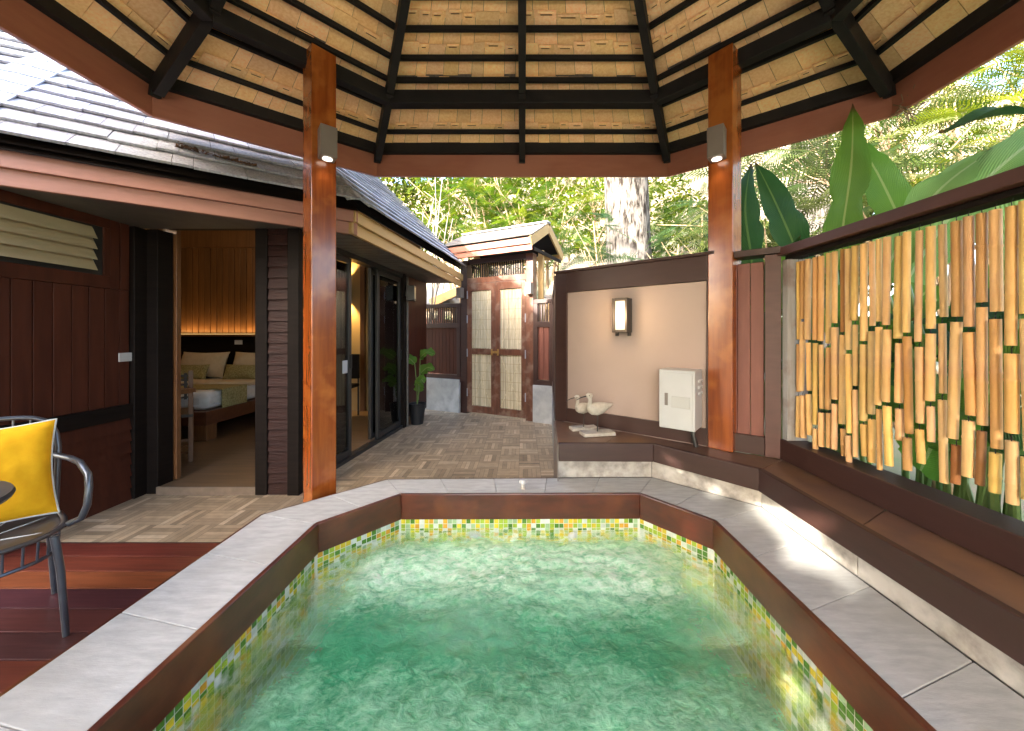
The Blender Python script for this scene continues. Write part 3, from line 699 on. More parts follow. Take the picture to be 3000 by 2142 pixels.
for i in range(8):
    el,er,rl,rr,ul,ur=panel_pts(i)
    mb=MB()
    # lower part: eave to ring (3 rows), upper: ring to ridge
    fine=i in (0,1,2,3,4)
    shingle_strip(mb,el,er,rl,rr,3,.08,.18,.022,.007,soffcol,1.3,.02,lit_ends=i in (0,1,2,3,4))
    shingle_strip(mb,rl,rr,ul,ur,12,.08 if fine else .2,.19 if fine else .3,.022,.007,soffcol,1.3,.02,lit_ends=i in (0,1,2,3,4))
    mb.build('roof_shingles',M['soffit'],pav)
    mb=MB();up=V((0,0,.05))
    mb.add([el+up,er+up,rr+up,rl+up],[(0,1,2,3)]);
    if (ul-ur).length>1e-4:mb.add([rl+up,rr+up,ur+up,ul+up],[(0,1,2,3)])
    else:mb.add([rl+up,rr+up,ul+up],[(0,1,2)])
    mb.build('roof_deck',M['shingle_tan'],pav)
    # battens
    mb=MB();dn=V((0,0,-.022))
    for t_ in (.345,.69):
        mb.bar(el.lerp(rl,t_)+dn,er.lerp(rr,t_)+dn,.03,.03)
    for k in range(0,12):
        t_=max(.002,k/12-.011)
        mb.bar(rl.lerp(ul,t_)+dn,rr.lerp(ur,t_)+dn,.028,.034)
    mb.build('batten',M['rafter'],pav,bevel=.002)
    # eave beam and fascia
    d=(er-el);d.z=0;d.normalize();nrm=V((d.y,-d.x,0))
    mb=MB();mb.bar(el+V((0,0,.025))-nrm*.035,er+V((0,0,.025))-nrm*.035,.05,.115);mb.build('eave_beam',M['rafter'],pav,bevel=.003)
    mb=MB();mb.bar(V((el.x,el.y,2.888))+nrm*.004,V((er.x,er.y,2.888))+nrm*.004,.028,.235)
    mb.build('fascia_board',M['fascia'],pav,bevel=.003)
# hip rafters and common rafters
def rafter(p,r,u,h=.12,w_=.055):
    dn=V((0,0,-.035-h/2))
    mb=MB();e=p.lerp(r,.10)
    mb.bar(e+dn,r+dn,w_,h);mb.bar(r+dn,u+dn,w_,h-.02)
    # tapered tail tip
    tip=e+dn;mb.bar(tip+V((0,0,-.012)),tip+(p-r).normalized()*.05+V((0,0,.02)),w_,h*.7)
    mb.build('rafter',M['rafter'],pav,bevel=.003)
for i in range(8):
    el,er,rl,rr,ul,ur=panel_pts(i);rafter(el,rl,ul)
    if i in (2,6):rafter((el+er)/2,(rl+rr)/2,(ul+ur)/2)
    if i in (0,4):
        for t_ in (.25,.5,.75):rafter(el.lerp(er,t_),rl.lerp(rr,t_),ul.lerp(ur,t_))
mb=MB();mb.tube([V(RIDGE[0])+V((0,0,-.06)),V(RIDGE[1])+V((0,0,-.06))],.07,10);mb.build('ridge_beam',M['rafter'],pav)
# post downlights
for sx,lab in ((-1,'lit taupe box downlight high on the left orange post'),(1,'lit taupe box downlight high on the right orange post')):
    n1=V((-sx*math.sin(R(50)),-math.cos(R(50)),0));n1=V((-sx*.766,-.643,0))
    c=V((sx*1.40,2.49,2.575))+n1*(.079+.05)
    t=thing('post_downlight',lab,'lamp',(c.x,c.y,2.475),'downlights on the pavilion posts')
    mb=MB();mb.box(c,(.10,.10,.20),R(50) if sx>0 else R(40));mb.build('housing',M['lampgrey'],t,bevel=.003)
    mb=MB();mb.lathe([(.03,-.004),(.03,0)],(c.x,c.y,2.4735),16);mb.build('lens',M['emis_down'],t)
    lamp('SPOT',(c.x,c.y,2.46),.12,(1,.85,.65),.03,(0,0,-1),95)

# ------------------------------------------------------------------ house
hs=thing('house','dark timber villa with grey shingle hip roof and open glass doors','house',(-3.5,4,0))
V0=V((-3.02,1.85,0));E2=V((-1.339,2.95,0));E3=V((-.925,5.83,0));VL=V((-6.14,.51,0))
nD=V((-.547,.8375,0));nC=V((-.99,.142,0));nL=V((-.393,.9175,0))
ZS=2.37;MS=1.0;ZB=2.13;DD=2.2
def up(p,dist):return V((p.x,p.y,ZS+MS*dist))
T0=V0+V((-.472,.881,0))*(DD/.996);T2=E2+V((-.843,.537,0))*(DD/.911);T3=E3+nC*DD;TL=VL+nL*DD
def grey(r):
    b=r.uniform(.75,1.2);return (b,b,b*r.uniform(.97,1.08))
for (a,b,c,d,nm,wd_) in ((V0,E2,T2,T0,0,(.10,.30)),(E2,E3,T3,T2,1,(.12,.3)),(VL,V0,T0,TL,2,(.12,.3))):
    mb=MB();zt=ZS+MS*DD
    P=[V((a.x,a.y,ZS)),V((b.x,b.y,ZS)),V((c.x,c.y,zt)),V((d.x,d.y,zt))]
    shingle_strip(mb,P[0],P[1],P[3],P[2],18,wd_[0],wd_[1],.030,.017,grey,1.3,.008,random.Random(3+nm))
    mb.build('roof_shingles',M['shingle'],hs)
    mb=MB();dn=V((0,0,-.02));mb.add([p+dn for p in P],[(0,1,2,3)]);mb.add([p+dn*3 for p in P],[(3,2,1,0)]);mb.build('roof_deck',M['darkwood'],hs)
mb=MB();mb.add([(p.x,p.y,ZS+MS*DD-.03) for p in (T0,T2,T3,V((-7.2,6.3,0)),TL)],[(0,1,2,3,4)]);mb.build('roof_top',M['shingle'],hs)
def cap(a,b,w_,n1,n2,mat,nm):
    mb=MB();d=V((b.x-a.x,b.y-a.y,0)).normalized();pp=V((d.y,-d.x,0));up_=V((0,0,.012))
    for nn in (n1,n2):
        h=pp if pp.dot(nn)>-pp.dot(nn) else -pp
        oth=n2 if nn is n1 else n1
        h=pp if (pp.dot(nn)-pp.dot(oth))<0 else -pp
        q=V((h.x,h.y,MS*h.dot(nn)))*w_
        P=[a,b,b+q,a+q];mb.hexa(P,[p+up_ for p in P])
    mb.build(nm,mat,hs)
a0=V((V0.x,V0.y,ZS+.05));b0=V((T0.x,T0.y,ZS+MS*DD+.05));cap(a0,b0,.105,nD,nL,M['capmetal'],'ridge_cap')
a0=V((E2.x,E2.y,ZS+.04));b0=V((T2.x,T2.y,ZS+MS*DD+.04));cap(a0,b0,.10,nD,nC,M['shingle'],'hip_cap')
# fascia: two stepped boards, then a dark recess under the shingles
def fascia(p,q,mat,nn,za=0,zb=0):
    out=-nn
    def F(off,z0,z1,m_,nm,ex=0):
        mb=MB()
        a=V((p.x,p.y,0))+out*off;b=V((q.x,q.y,0))+out*off
        mb.bar((a.x,a.y,(z0+z1)/2+za),(b.x,b.y,(z0+z1)/2+zb),.03,z1-z0);mb.build(nm,m_,hs,bevel=.003)
    F(-.075,ZB,ZB+.095,mat,'fascia_board');F(-.045,ZB+.0955,ZB+.19,mat,'fascia_board');F(-.085,ZB+.1905,ZS-.025,M['darkwood'],'eave_recess')
fascia(VL,V0,M['housefascia'],nL);fascia(V0,E2,M['housefascia'],nD);fascia(E2,E3,M['ochre'],nC,0,-.055)
# soffit
mb=MB();
pl=[V0+nD*.12,E2+nD*.12+nC*.05,E3+nC*.12,V((-1.68,5.92,0)),V((-1.87,2.93,0)),V((-3.12,2.93,0)),V((-3.12,1.98,0))]
mb.prism([(p.x,p.y) for p in pl],ZB+.03,ZB+.045)
for k in range(26):
    yy=2.95+k*.115;x0=-1.88+.088*(yy-2.93);mb.bx(x0+.03,-1.339+.143*(yy-2.95)-.13,yy,yy+.10,ZB+.012,ZB+.028)
mb.build('soffit',M['ceilplank'],hs)
mb=MB();mb.prism([(VL.x,VL.y+.1),(V0.x-.1,V0.y+.08),(-3.12,1.98),(-6,1.98)],ZB+.03,ZB+.045);mb.build('soffit',M['ceilplank'],hs)
# left side wall: vertical boards above, lapped siding below
WX=-3.09
mb=MB();y=1.98
while y<2.83:
    b=random.uniform(.85,1.15);y1=min(2.835,y+.098)
    mb.bx(WX-.03,WX-random.uniform(.0,.002),y+.0025,y1-.0025,.756,1.64,(b,b,b));
    y+=.098
for (ya,yb) in ((2.70,2.765),(2.77,2.835)):
    mb.bx(WX-.03,WX,ya+.002,yb-.002,1.642,2.16)
mb.build('board_wall',M['boards'],hs,bevel=.002)
mb=MB()
for k in range(7):
    z0=k*.0918;mb.hexa([(WX-.04,1.98,z0+.002),(WX+.012,1.98,z0+.002),(WX+.012,2.84,z0+.002),(WX-.04,2.84,z0+.002)],[(WX-.04,1.98,z0+.0915),(WX-.004,1.98,z0+.0915),(WX-.004,2.84,z0+.0915),(WX-.04,2.84,z0+.0915)])
mb.build('lapped_siding',M['boards'],hs)
mb=MB();mb.bx(WX-.03,WX+.02,1.98,2.84,.645,.754);mb.build('dado_rail',M['darkwood'],hs,bevel=.003)
mb=MB();mb.bx(WX-.20,WX-.042,1.98,2.9,0,2.155);mb.build('wall_core',M['darkwood'],hs)
# louvre window in that wall
wn=MB();
for (ya,yb,za,zb) in ((1.98,2.70,1.642,1.735),(1.98,2.70,2.09,2.16),(2.655,2.70,1.735,2.09)):
    wn.bx(WX-.03,WX+.006,ya,yb,za,zb)
wf=wn.build('louver_window',M['boards'],hs,bevel=.003)
mb=MB()
for (ya,yb,za,zb) in ((1.99,2.655,1.735,1.765),(1.99,2.655,2.06,2.09),(2.60,2.655,1.765,2.06)):
    mb.bx(WX-.05,WX-.004,ya,yb,za,zb)
mb.bx(WX-.041,WX-.038,1.99,2.6,1.765,2.06);mb.build('frame',M['black'],wf)
for k in range(4):
    z=1.79+k*.075;mb=MB();mb.hexa([(WX-.015,2.0,z-.006),(WX+.045,2.0,z-.03),(WX+.045,2.585,z-.03),(WX-.015,2.60,z-.006)],[(WX-.020,2.0,z+.075),(WX-.014,2.0,z+.08),(WX-.014,2.59,z+.08),(WX-.02,2.60,z+.075)])
    mb.build('louver_blade',M['louver'],wf)
# corner post and door wall (faces the camera)
DY=2.93
mb=MB();mb.bx(WX-.06,WX+.03,2.842,DY+.14,0,2.155);mb.build('corner_post',M['darkwood'],hs,bevel=.004)
mb=MB();mb.bx(-3.058,-2.965,DY,DY+.13,0,2.157);mb.bx(-2.16,-2.065,DY-.02,DY+.13,0,2.157);mb.build('door_jamb',M['darkwood'],hs,bevel=.004)
mb=MB();mb.bx(-2.964,-2.161,DY+.01,DY+.12,2.18,2.50);mb.build('door_head',M['darkwood'],hs)
mb=MB();mb.bx(-3.06,-2.945,DY+.14,DY+.18,.062,2.24);mb.build('sliding_door',M['brownwood'],hs,bevel=.003)
mb=MB()
for k in range(26):
    z0=.0+k*.088;mb.hexa([(-2.063,DY-.012,z0),(-1.895,DY-.012,z0),(-1.895,DY+.06,z0),(-2.063,DY+.06,z0)],[(-2.063,DY+.002,z0+.0875),(-1.895,DY+.002,z0+.0875),(-1.895,DY+.06,z0+.0875),(-2.063,DY+.06,z0+.0875)])
mb.build('lapped_siding',M['sidingdark'],hs)
mb=MB();mb.bx(-1.893,-1.80,DY-.03,DY+.06,0,2.157);mb.build('corner_post',M['darkwood'],hs,bevel=.004)
mb=MB();mb.bx(-2.964,-2.161,DY-.015,DY+.0095,0,.062,(.22,.16,.11));mb.build('threshold',M['parquet'],hs)
# glass door wall
def gp(t,off=0,z=0):
    a=V((-1.87,2.93));b=V((-1.687,5.007));p=a.lerp(b,t);d=(b-a).normalized();nn=V((d.y,-d.x));return V((p.x+nn.x*off,p.y+nn.y*off,z))
mb=MB();mb.bar(gp(0.03,-.02,.02),gp(1,-.02,.02),.10,.04);mb.build('door_track',M['black'],hs)
mb=MB();mb.bar(gp(0.03,-.02,2.16),gp(1,-.02,2.16),.11,.14);mb.bar(gp(.03,-.03,2.38),gp(1,-.03,2.38),.10,.30);mb.build('door_header',M['black'],hs)
def slider(t0,t1,off):
    fr=MB();h0,h1=.042,2.088
    L=(gp(1)-gp(0)).length;e=.055/L
    for t_ in (t0+e/2,t1-e/2):fr.bar(gp(t_-e/2,off,(h0+h1)/2),gp(t_+e/2,off,(h0+h1)/2),.035,h1-h0)
    fr.bar(gp(t0+e,off,h0+.035),gp(t1-e,off,h0+.035),.034,.07);fr.bar(gp(t0+e,off,h1-.03),gp(t1-e,off,h1-.03),.034,.06)
    f=fr.build('sliding_glass_door',M['black'],hs,bevel=.003)
    g_=MB();g_.bar(gp(t0+e,off,(h0+h1)/2),gp(t1-e,off,(h0+h1)/2),.006,h1-h0-.13);g_.build('pane',M['glass'],f)
    hd=MB();hd.bar(gp(t1-e*.6,off+.025,1.02),gp(t1-e*.4,off+.025,1.02),.02,.14);hd.build('handle',M['black'],f)
slider(.06,.40,.0);slider(.675,.995,-.01);slider(.64,.96,-.055)
mb=MB();mb.bar(gp(.33,.006,.97),gp(.372,.006,.97),.003,.13);mb.build('door_notice',M['whitepaint'],hs)
mb=MB();mb.bar(gp(1.0,-.01,1.2),gp(1.035,-.01,1.2),.12,2.4);mb.build('corner_post',M['darkwood'],hs,bevel=.003)
mb=MB();mb.tube([gp(1.045,.055,0),gp(1.045,.055,2.12)],.016,10);mb.build('downpipe',M['ceilplank'],hs,smooth=True)
mb=MB();mb.bar(gp(1.035,-.06,1.3),(-1.62,5.92,1.3),.1,2.4);mb.build('side_wall',M['boards'],hs)
# inside
mb=MB();mb.prism([(-6,2.06),(-3.1,2.06),(-3.1,2.94),(-1.87,2.94),(-1.66,5.9),(-6,5.9)],-.3,.058);mb.build('interior_floor',M['intfloor'],hs)
mb=MB();mb.add([(-1.66,5.9,0),(-1.66,5.9,2.9),(-3.1,5.9,4.3),(-6,5.9,4.3),(-6,5.9,0)],[(0,1,2,3,4)]);mb.build('interior_wall',M['plasterwarm'],hs)
mb=MB();mb.add([(-6,2.0,0),(-6,5.9,0),(-6,5.9,4.55),(-6,2.0,3.7)],[(0,1,2,3)]);mb.build('interior_wall',M['plasterwarm'],hs)
mb=MB();mb.bx(-6.02,-3.30,1.98,2.04,0,2.155);mb.build('front_wall',M['boards'],hs)
mb=MB();mb.bx(-2.62,-2.55,5.82,5.88,.06,3.2);mb.build('interior_trim',M['brownwood'],hs)
mb=MB();mb.bx(-3.55,-3.35,5.55,5.89,.06,3.6);mb.build('interior_pillar',M['brownwood'],hs)
mb=MB();x=-6.0
while x<-3.56:
    b=random.uniform(.75,1.2);mb.bx(x+.003,x+.092,5.82-random.uniform(0,.012),5.85,1.32,2.70,(b,b,b));x+=.097
mb.build('slatted_panel',M['slat'],hs,bevel=.004)
mb=MB();mb.bx(-6,-3.56,5.80,5.86,2.703,3.4);mb.build('upper_panel',M['slat'],hs)
mb=MB();mb.bx(-6,-3.56,5.70,5.86,1.27,1.30);mb.build('headboard_shelf',M['brownwood'],hs,bevel=.003)
mb=MB();mb.bx(-5.9,-3.6,5.78,5.80,1.301,1.312);mb.build('led_strip',M['emis_led'],hs)
mb=MB();mb.bx(-6,-3.56,5.80,5.87,.06,1.268);mb.build('headboard',M['darkwood'],hs)
mb=MB();mb.bx(-4.62,-4.50,5.785,5.795,1.14,1.21);mb.build('wall_socket',M['linen'],hs)
lamp('AREA',(-4.7,5.74,1.33),.7,(1,.55,.17),2.2,(0,.12,1),sy=.05)
lamp('POINT',(-4.2,4.4,2.7),1.4,(1,.66,.33),.15)
# light switch
mb=MB();mb.bx(WX+.0005,WX+.010,2.753,2.848,1.09,1.158);o=mb.build('light_switch',M['whitepaint'],None,bevel=.003);tag(o,'white double light switch plate on the dark red board wall','light switch')
# interior sconce
t=thing('wall_sconce','black up and down sconce glowing on the ochre wall behind the glass doors','lamp',(-2.85,5.85,1.95))
mb=MB();mb.bx(-2.93,-2.82,5.77,5.895,1.93,2.13);mb.build('housing',M['black'],t,bevel=.003)
mb=MB();mb.bx(-2.905,-2.845,5.785,5.85,2.131,2.133);mb.build('lens',M['emis_warm'],t)
lamp('SPOT',(-2.875,5.80,2.16),7,(1,.66,.25),.02,(0,.25,1),80);lamp('SPOT',(-2.875,5.80,1.91),7,(1,.66,.25),.02,(0,.25,-1),80)
# outside lamp at the house corner
p=gp(1.02,.13,0)
t=thing('wall_lamp','dark unlit box lantern on the house corner beside the sliding doors','lamp',(p.x,p.y,1.77))
mb=MB();mb.box((p.x,p.y,1.875),(.11,.12,.21),R(5));mb.build('housing',M['black'],t,bevel=.004)
mb=MB();mb.bar(gp(1.02,.05,1.875),gp(1.02,.09,1.875),.05,.07);mb.build('bracket',M['black'],t)
mb=MB();mb.box((p.x+.058,p.y-.005,1.875),(.004,.07,.15),R(5));mb.build('glass_pane',M['louver'],t)
# dry leaves on the roof
mb=MB();rr_=random.Random(11)
for k in range(420):
    f=rr_.random();g_=rr_.random()
    base=V((V0.x,V0.y,0)).lerp(E2,.44+.22*f)+nD*(.16-.05*f+.06*(g_-.5)*(1+1.2*(1-f)))
    z=ZS+MS*((.16-.05*f))+.05+rr_.uniform(0,.02)
    M3=Matrix.Rotation(rr_.uniform(0,6.28),4,'Z')@Matrix.Rotation(rr_.uniform(-.8,.8),4,'X')
    s_=rr_.uniform(.006,.02)
    if rr_.random()<.35+.65*(abs(f-.15)<.12 or f>.6):mb.add([V((base.x,base.y,z))+M3@V(q) for q in ((-s_,-.005,0),(s_,-.005,.003),(s_,.005,0),(-s_,.005,.003))],[(0,1,2,3)])
o=mb.build('leaf_litter',M['debris']);tag(o,'patch of dry brown leaves lodged on the grey shingles','leaf litter',kind='stuff')

# ------------------------------------------------------------------ bed and bedroom things
bed=thing('bed','wooden double bed with white mattress seen through the open doorway','bed',(-4.55,5,.06))
mb=MB();mb.bx(-5.45,-3.66,4.17,5.78,.24,.40);mb.build('frame',M['bedwood'],bed,bevel=.006)
for (x,y) in ((-3.74,4.25),(-5.36,4.25),(-3.74,5.70),(-5.36,5.70)):
    mb=MB();mb.bx(x-.075,x+.075,y-.075,y+.075,.06,.385);mb.build('leg',M['brownwood'],bed,bevel=.005)
mb=MB();mb.bx(-5.38,-3.72,4.22,5.76,.402,.62);mb.build('mattress',M['linen'],bed,smooth=True,bevel=.07)
mb=MB();mb.bx(-5.40,-3.70,4.90,5.2,.60,.655);o=mb.build('duvet_fold',M['pillow'],bed,smooth=True,bevel=.02)
def pillow(nm,label,cat,c,sz,tilt,mat,grp,rz=0):
    nx_,nz_=27,21;vs=[];fs=[];MMx=Matrix.Rotation(rz,4,'Z')@Matrix.Rotation(tilt,4,'X')
    for side in (1,-1):
        for j in range(nz_):
            for i in range(nx_):
                u=i/(nx_-1)*2-1;v_=j/(nz_-1)*2-1
                b=(max(0,1-abs(u)**2.6)*max(0,1-abs(v_)**2.6))**.5
                pinch=1-.07*(abs(v_)**2)*(1-abs(u))-.0;pu=u*(1-.08*(1-abs(v_)**2)*abs(u)**3);pv=v_*(1-.09*(1-abs(u)**2)*abs(v_)**3)
                wr=.10*noise.noise(V((u*2.2,v_*2.2,side*3+c[0])))+.07*noise.noise(V((u*6,v_*6,side*3+c[1])))
                vs.append(V(c)+MMx@V((pu*sz[0]/2,-side*(b*(1+wr))*sz[1]/2,pv*sz[2]/2)))
    n_=nx_*nz_
    for s_ in (0,1):
        for j in range(nz_-1):
            for i in range(nx_-1):
                q=(s_*n_+j*nx_+i,s_*n_+j*nx_+i+1,s_*n_+(j+1)*nx_+i+1,s_*n_+(j+1)*nx_+i)
                fs.append(q if s_==0 else q[::-1])
    mb=MB();mb.add(vs,fs);o=mb.build(nm,mat,None,smooth=True,sharp=180);tag(o,label,cat,grp)
    rim=[]
    for i in range(nx_):rim.append(vs[i])
    for j in range(1,nz_):rim.append(vs[j*nx_+nx_-1])
    for i in range(nx_-2,-1,-1):rim.append(vs[(nz_-1)*nx_+i])
    for j in range(nz_-2,-1,-1):rim.append(vs[j*nx_])
    return o,rim
GP='pillows at the bed head'
pillow('pillow','left large cream pillow against the bed headboard','pillow',(-4.98,5.62,.83),(.74,.2,.42),R(-20),M['pillow'],GP)
pillow('pillow','right large cream pillow against the bed headboard','pillow',(-4.16,5.62,.83),(.74,.2,.42),R(-20),M['pillow'],GP)
pillow('cushion','left small olive cushion in front of the bed pillows','cushion',(-5.02,5.42,.735),(.58,.14,.24),R(-20),M['olive'],'olive cushions on the bed')
pillow('cushion','right small olive cushion in front of the bed pillows','cushion',(-4.2,5.42,.735),(.58,.14,.24),R(-20),M['olive'],'olive cushions on the bed')
mb=MB();mb.bx(-5.43,-3.69,4.42,4.82,.622,.634);mb.bx(-3.692,-3.680,4.42,4.82,.25,.634);mb.bx(-5.43,-5.42,4.42,4.82,.25,.634);o=mb.build('bed_runner',M['olive'],None,bevel=.004);tag(o,'olive patterned runner draped across the foot of the bed','bed runner')
# woven chair and table inside
ch=thing('dining_chair','dark woven back chair with wooden legs just inside the doorway','chair',(-3.44,3.60,.06))
for (x,y,h) in ((-3.24,3.52,.95),(-3.64,3.52,.95),(-3.24,3.94,.50),(-3.64,3.94,.50)):
    mb=MB();mb.bx(x-.018,x+.018,y-.018,y+.018,.06,h);mb.build('leg',M['brownwood'],ch,bevel=.003)
mb=MB();mb.bx(-3.66,-3.22,3.50,3.96,.495,.525);mb.build('seat',M['rattan'],ch,bevel=.005)
mb=MB()
for k in range(6):mb.bx(-3.62,-3.26,3.51,3.522,.68+k*.042,.70+k*.042)
for k in range(8):mb.bx(-3.61+k*.046,-3.588+k*.046,3.506,3.526,.67,.925)
mb.build('backrest',M['rattan'],ch)
mb=MB();mb.bx(-3.24,-3.235,3.54,3.92,.2,.225);mb.bx(-3.62,-3.26,3.515,3.53,.26,.285);mb.tube([(-3.24,3.53,.14),(-3.62,3.93,.14)],.01,6);mb.tube([(-3.62,3.53,.14),(-3.24,3.93,.14)],.01,6);mb.build('stretcher',M['brownwood'],ch)
tb=thing('side_table','slim wooden table leg and top just inside the left door jamb','table',(-3.4,3.3,.06))
mb=MB();mb.bx(-3.70,-3.06,3.14,3.38,.76,.80);mb.build('top',M['brownwood'],tb,bevel=.004)
for x in (-3.095,-3.66):
    mb=MB();mb.bx(x-.025,x+.025,3.17,3.22,.06,.758);mb.build('leg',M['brownwood'],tb,bevel=.003)
ch.rotation_euler=(0,0,R(42));ch.location=(-3.442,3.446,.06)
ch2=thing('desk_chair','dark upholstered chair inside beyond the glass doors','chair',(-2.7,5.3,.06))
mb=MB();mb.bx(-2.95,-2.5,5.15,5.55,.50,.55);mb.build('seat',M['darkwood'],ch2,bevel=.015)
mb=MB();mb.bx(-2.95,-2.5,5.52,5.56,.62,1.0);mb.build('backrest',M['darkwood'],ch2,bevel=.015)
for (x,y,h) in ((-2.93,5.17,.5),(-2.52,5.17,.5),(-2.93,5.54,.98),(-2.52,5.54,.98)):
    mb=MB();mb.tube([(x,y,.06),(x,y,h)],.014,8);mb.build('leg',M['black'],ch2)

# ------------------------------------------------------------------ gate and fences by it
G0=V((-1.01,6.02));G1=V((.178,5.405));dG=(G1-G0).normalized();nG=V((dG.y,-dG.x))
if nG.y>0:nG=-nG
LG=(G1-G0).length
def g3(s,off,z):p=G0+dG*s+nG*off;return V((p.x,p.y,z))
gt=thing('garden_gate','roofed double garden gate with cane filled doors and worn red timber','gate',(-.41,5.71,0))
def gbar(nm,s0,s1,z0,z1,off,th,mat,par=gt,bev=.003):
    mb=MB();mb.bar(g3(s0,off,(z0+z1)/2),g3(s1,off,(z0+z1)/2),th,z1-z0);return mb.build(nm,mat,par,bevel=bev)
gbar('gate_post',0,.13,0,2.52,-.03,.13,M['brown']);gbar('gate_post',LG-.12,LG,0,2.52,-.03,.13,M['gatewood'])
gbar('lintel',.131,LG-.121,2.13,2.22,-.02,.10,M['gatewood']);gbar('upper_rail',.131,LG-.121,2.45,2.53,-.03,.09,M['brown'])
mb=MB();n_=24
for k in range(n_):
    s=.18+(LG-.36)*(k+.5)/n_;mb.bar(g3(s-.010,-.02,2.335),g3(s+.010,-.02,2.335),.02,.228)
mb.build('lattice',M['darkwood'],gt)
sm=(.131+LG-.121)/2
for (s0,s1,hs_) in ((.134,sm-.002,1),(sm+.002,LG-.124,-1)):
    mb=MB();z0,z1=.03,2.127;off=.01
    for (a,b,c,d) in ((s0,s0+.085,z0,z1),(s1-.075,s1,z0,z1),(s0+.085,s1-.075,z0,z0+.11),(s0+.085,s1-.075,z1-.12,z1),(s0+.085,s1-.075,.98,1.07)):
        mb.bar(g3(a,off,(c+d)/2),g3(b,off,(c+d)/2),.045,d-c)
    lf=mb.build('gate_door',M['gatewood'],gt,bevel=.004)
    for (c,d) in ((z0+.11,.98),(1.07,z1-.12)):
        mb=MB();mb.bar(g3(s0+.085,.0,(c+d)/2),g3(s1-.075,.0,(c+d)/2),.01,d-c,(.55,.5,.4))
        s=s0+.087
        while s<s1-.08:
            b=random.uniform(.7,1.2);mb.bar(g3(s,.008+random.uniform(0,.004),(c+d)/2),g3(s+.010,.008+random.uniform(0,.004),(c+d)/2),.007,d-c-random.uniform(0,.03),(b,b*.98,b*.9));s+=.0108
        a1=g3(s0+.09,.018,c+.02);a2=g3(s1-.08,.018,d-.02);mb.tube([a1,a2],.004,5,(1.1,1.05,.9));a1=g3(s1-.08,.018,c+.02);a2=g3(s0+.09,.018,d-.02);mb.tube([a1,a2],.004,5,(1.1,1.05,.9))
        for q in range(1,6):
            zz=c+(d-c)*q/6;mb.bar(g3(s0+.085,.016,zz),g3(s1-.075,.016,zz),.003,.004,(.6,.5,.35))
        mb.build('cane_panel',M['cane'],lf)
    hb=s1-.035 if hs_>0 else s0+.035
    mb=MB();mb.bar(g3(hb-.03,.04,1.02),g3(hb+.03,.04,1.02),.016,.035);mb.bar(g3(hb-hs_*.02-.012,.04,1.02),g3(hb-hs_*.02+.012,.04,1.02),.018,.10);mb.build('latch',M['brass'],lf)
    for zz in (.35,1.0,1.55,1.95):
        se=s0+.004 if hs_>0 else s1-.004
        mb=MB();mb.bar(g3(se-.008,.034,zz),g3(se+.008,.034,zz),.006,.13);mb.build('hinge',M['capmetal'],lf)
# little gable roof
e0,e1=-.22,LG+.10
fo=.30;rdg=-.35;bk=-.95;ze,zr=2.70,3.05
mb=MB()
for (o1,o2) in ((fo,rdg),(bk,rdg)):
    A_=g3(e0,o1,ze);B_=g3(e1,o1,ze);C_=g3(e1,o2,zr);D_=g3(e0,o2,zr)
    def tanc(r):
        b=r.uniform(.8,1.2);return (b,b,b*.97)
    if o1<0:shingle_strip(mb,B_,A_,C_,D_,6,.1,.25,.012,.01,tanc,1.3,.006,random.Random(8))
    else:shingle_strip(mb,A_,B_,D_,C_,6,.1,.25,.012,.01,tanc,1.3,.006,random.Random(9))
rf=mb.build('roof',M['shingle_tan'],gt)
mb=MB()
for (o1,o2) in ((fo,rdg),(bk,rdg)):
    mb.add([g3(e0,o1,ze-.012),g3(e1,o1,ze-.012),g3(e1,o2,zr-.012),g3(e0,o2,zr-.012)],[(0,1,2,3)])
mb.build('roof_underside',M['darkwood'],rf)
mb=MB();mb.bar(g3(e0,rdg,zr+.02),g3(e1,rdg,zr+.02),.12,.02);mb.build('ridge_cap',M['capmetal'],rf)
gbar('fascia_board',e0+.03,e1-.01,2.51,2.595,fo-.05,.03,M['fascia']);gbar('fascia_board',e0+.03,e1-.01,2.596,2.685,fo-.02,.03,M['fascia'])
gbar('fascia_board',e0+.03,e1-.01,2.60,2.675,bk+.03,.03,M['ochre'])
for s_ in (e0+.012,e1-.012):
    mb=MB()
    for (o1,o2) in ((fo,rdg),(bk,rdg)):
        a=g3(s_,o1,ze-.075);b=g3(s_,o2,zr-.075);mb.bar(a,b,.026,.13)
    mb.build('bargeboard',M['ochre'],gt)
    mb=MB();mb.bar(g3(s_,fo-.1,2.54),g3(s_,bk+.1,2.54),.024,.05);mb.build('tie_beam',M['darkwood'],gt)
gbar('back_post',0,.1,0,2.6,-.62,.1,M['ochre']);gbar('back_post',LG-.02,LG+.06,0,2.6,-.22,.06,M['ochre'])
for (s_,lab) in ((.01,'small grey box light on the left post of the garden gate'),(LG-.055,'small grey box light on the right post of the garden gate')):
    c=g3(s_+.02,.10,1.985)
    t=thing('gate_light',lab,'lamp',(c.x,c.y,1.9),'box lights on the gate posts')
    mb=MB();mb.bar(g3(s_-.025,.085,1.985),g3(s_+.065,.085,1.985),.10,.17);mb.build('housing',M['lampgrey'],t,bevel=.003)
    mb=MB();mb.bar(g3(s_,.085,1.898),g3(s_+.04,.085,1.898),.05,.004);mb.build('lens',M['louver'],t)
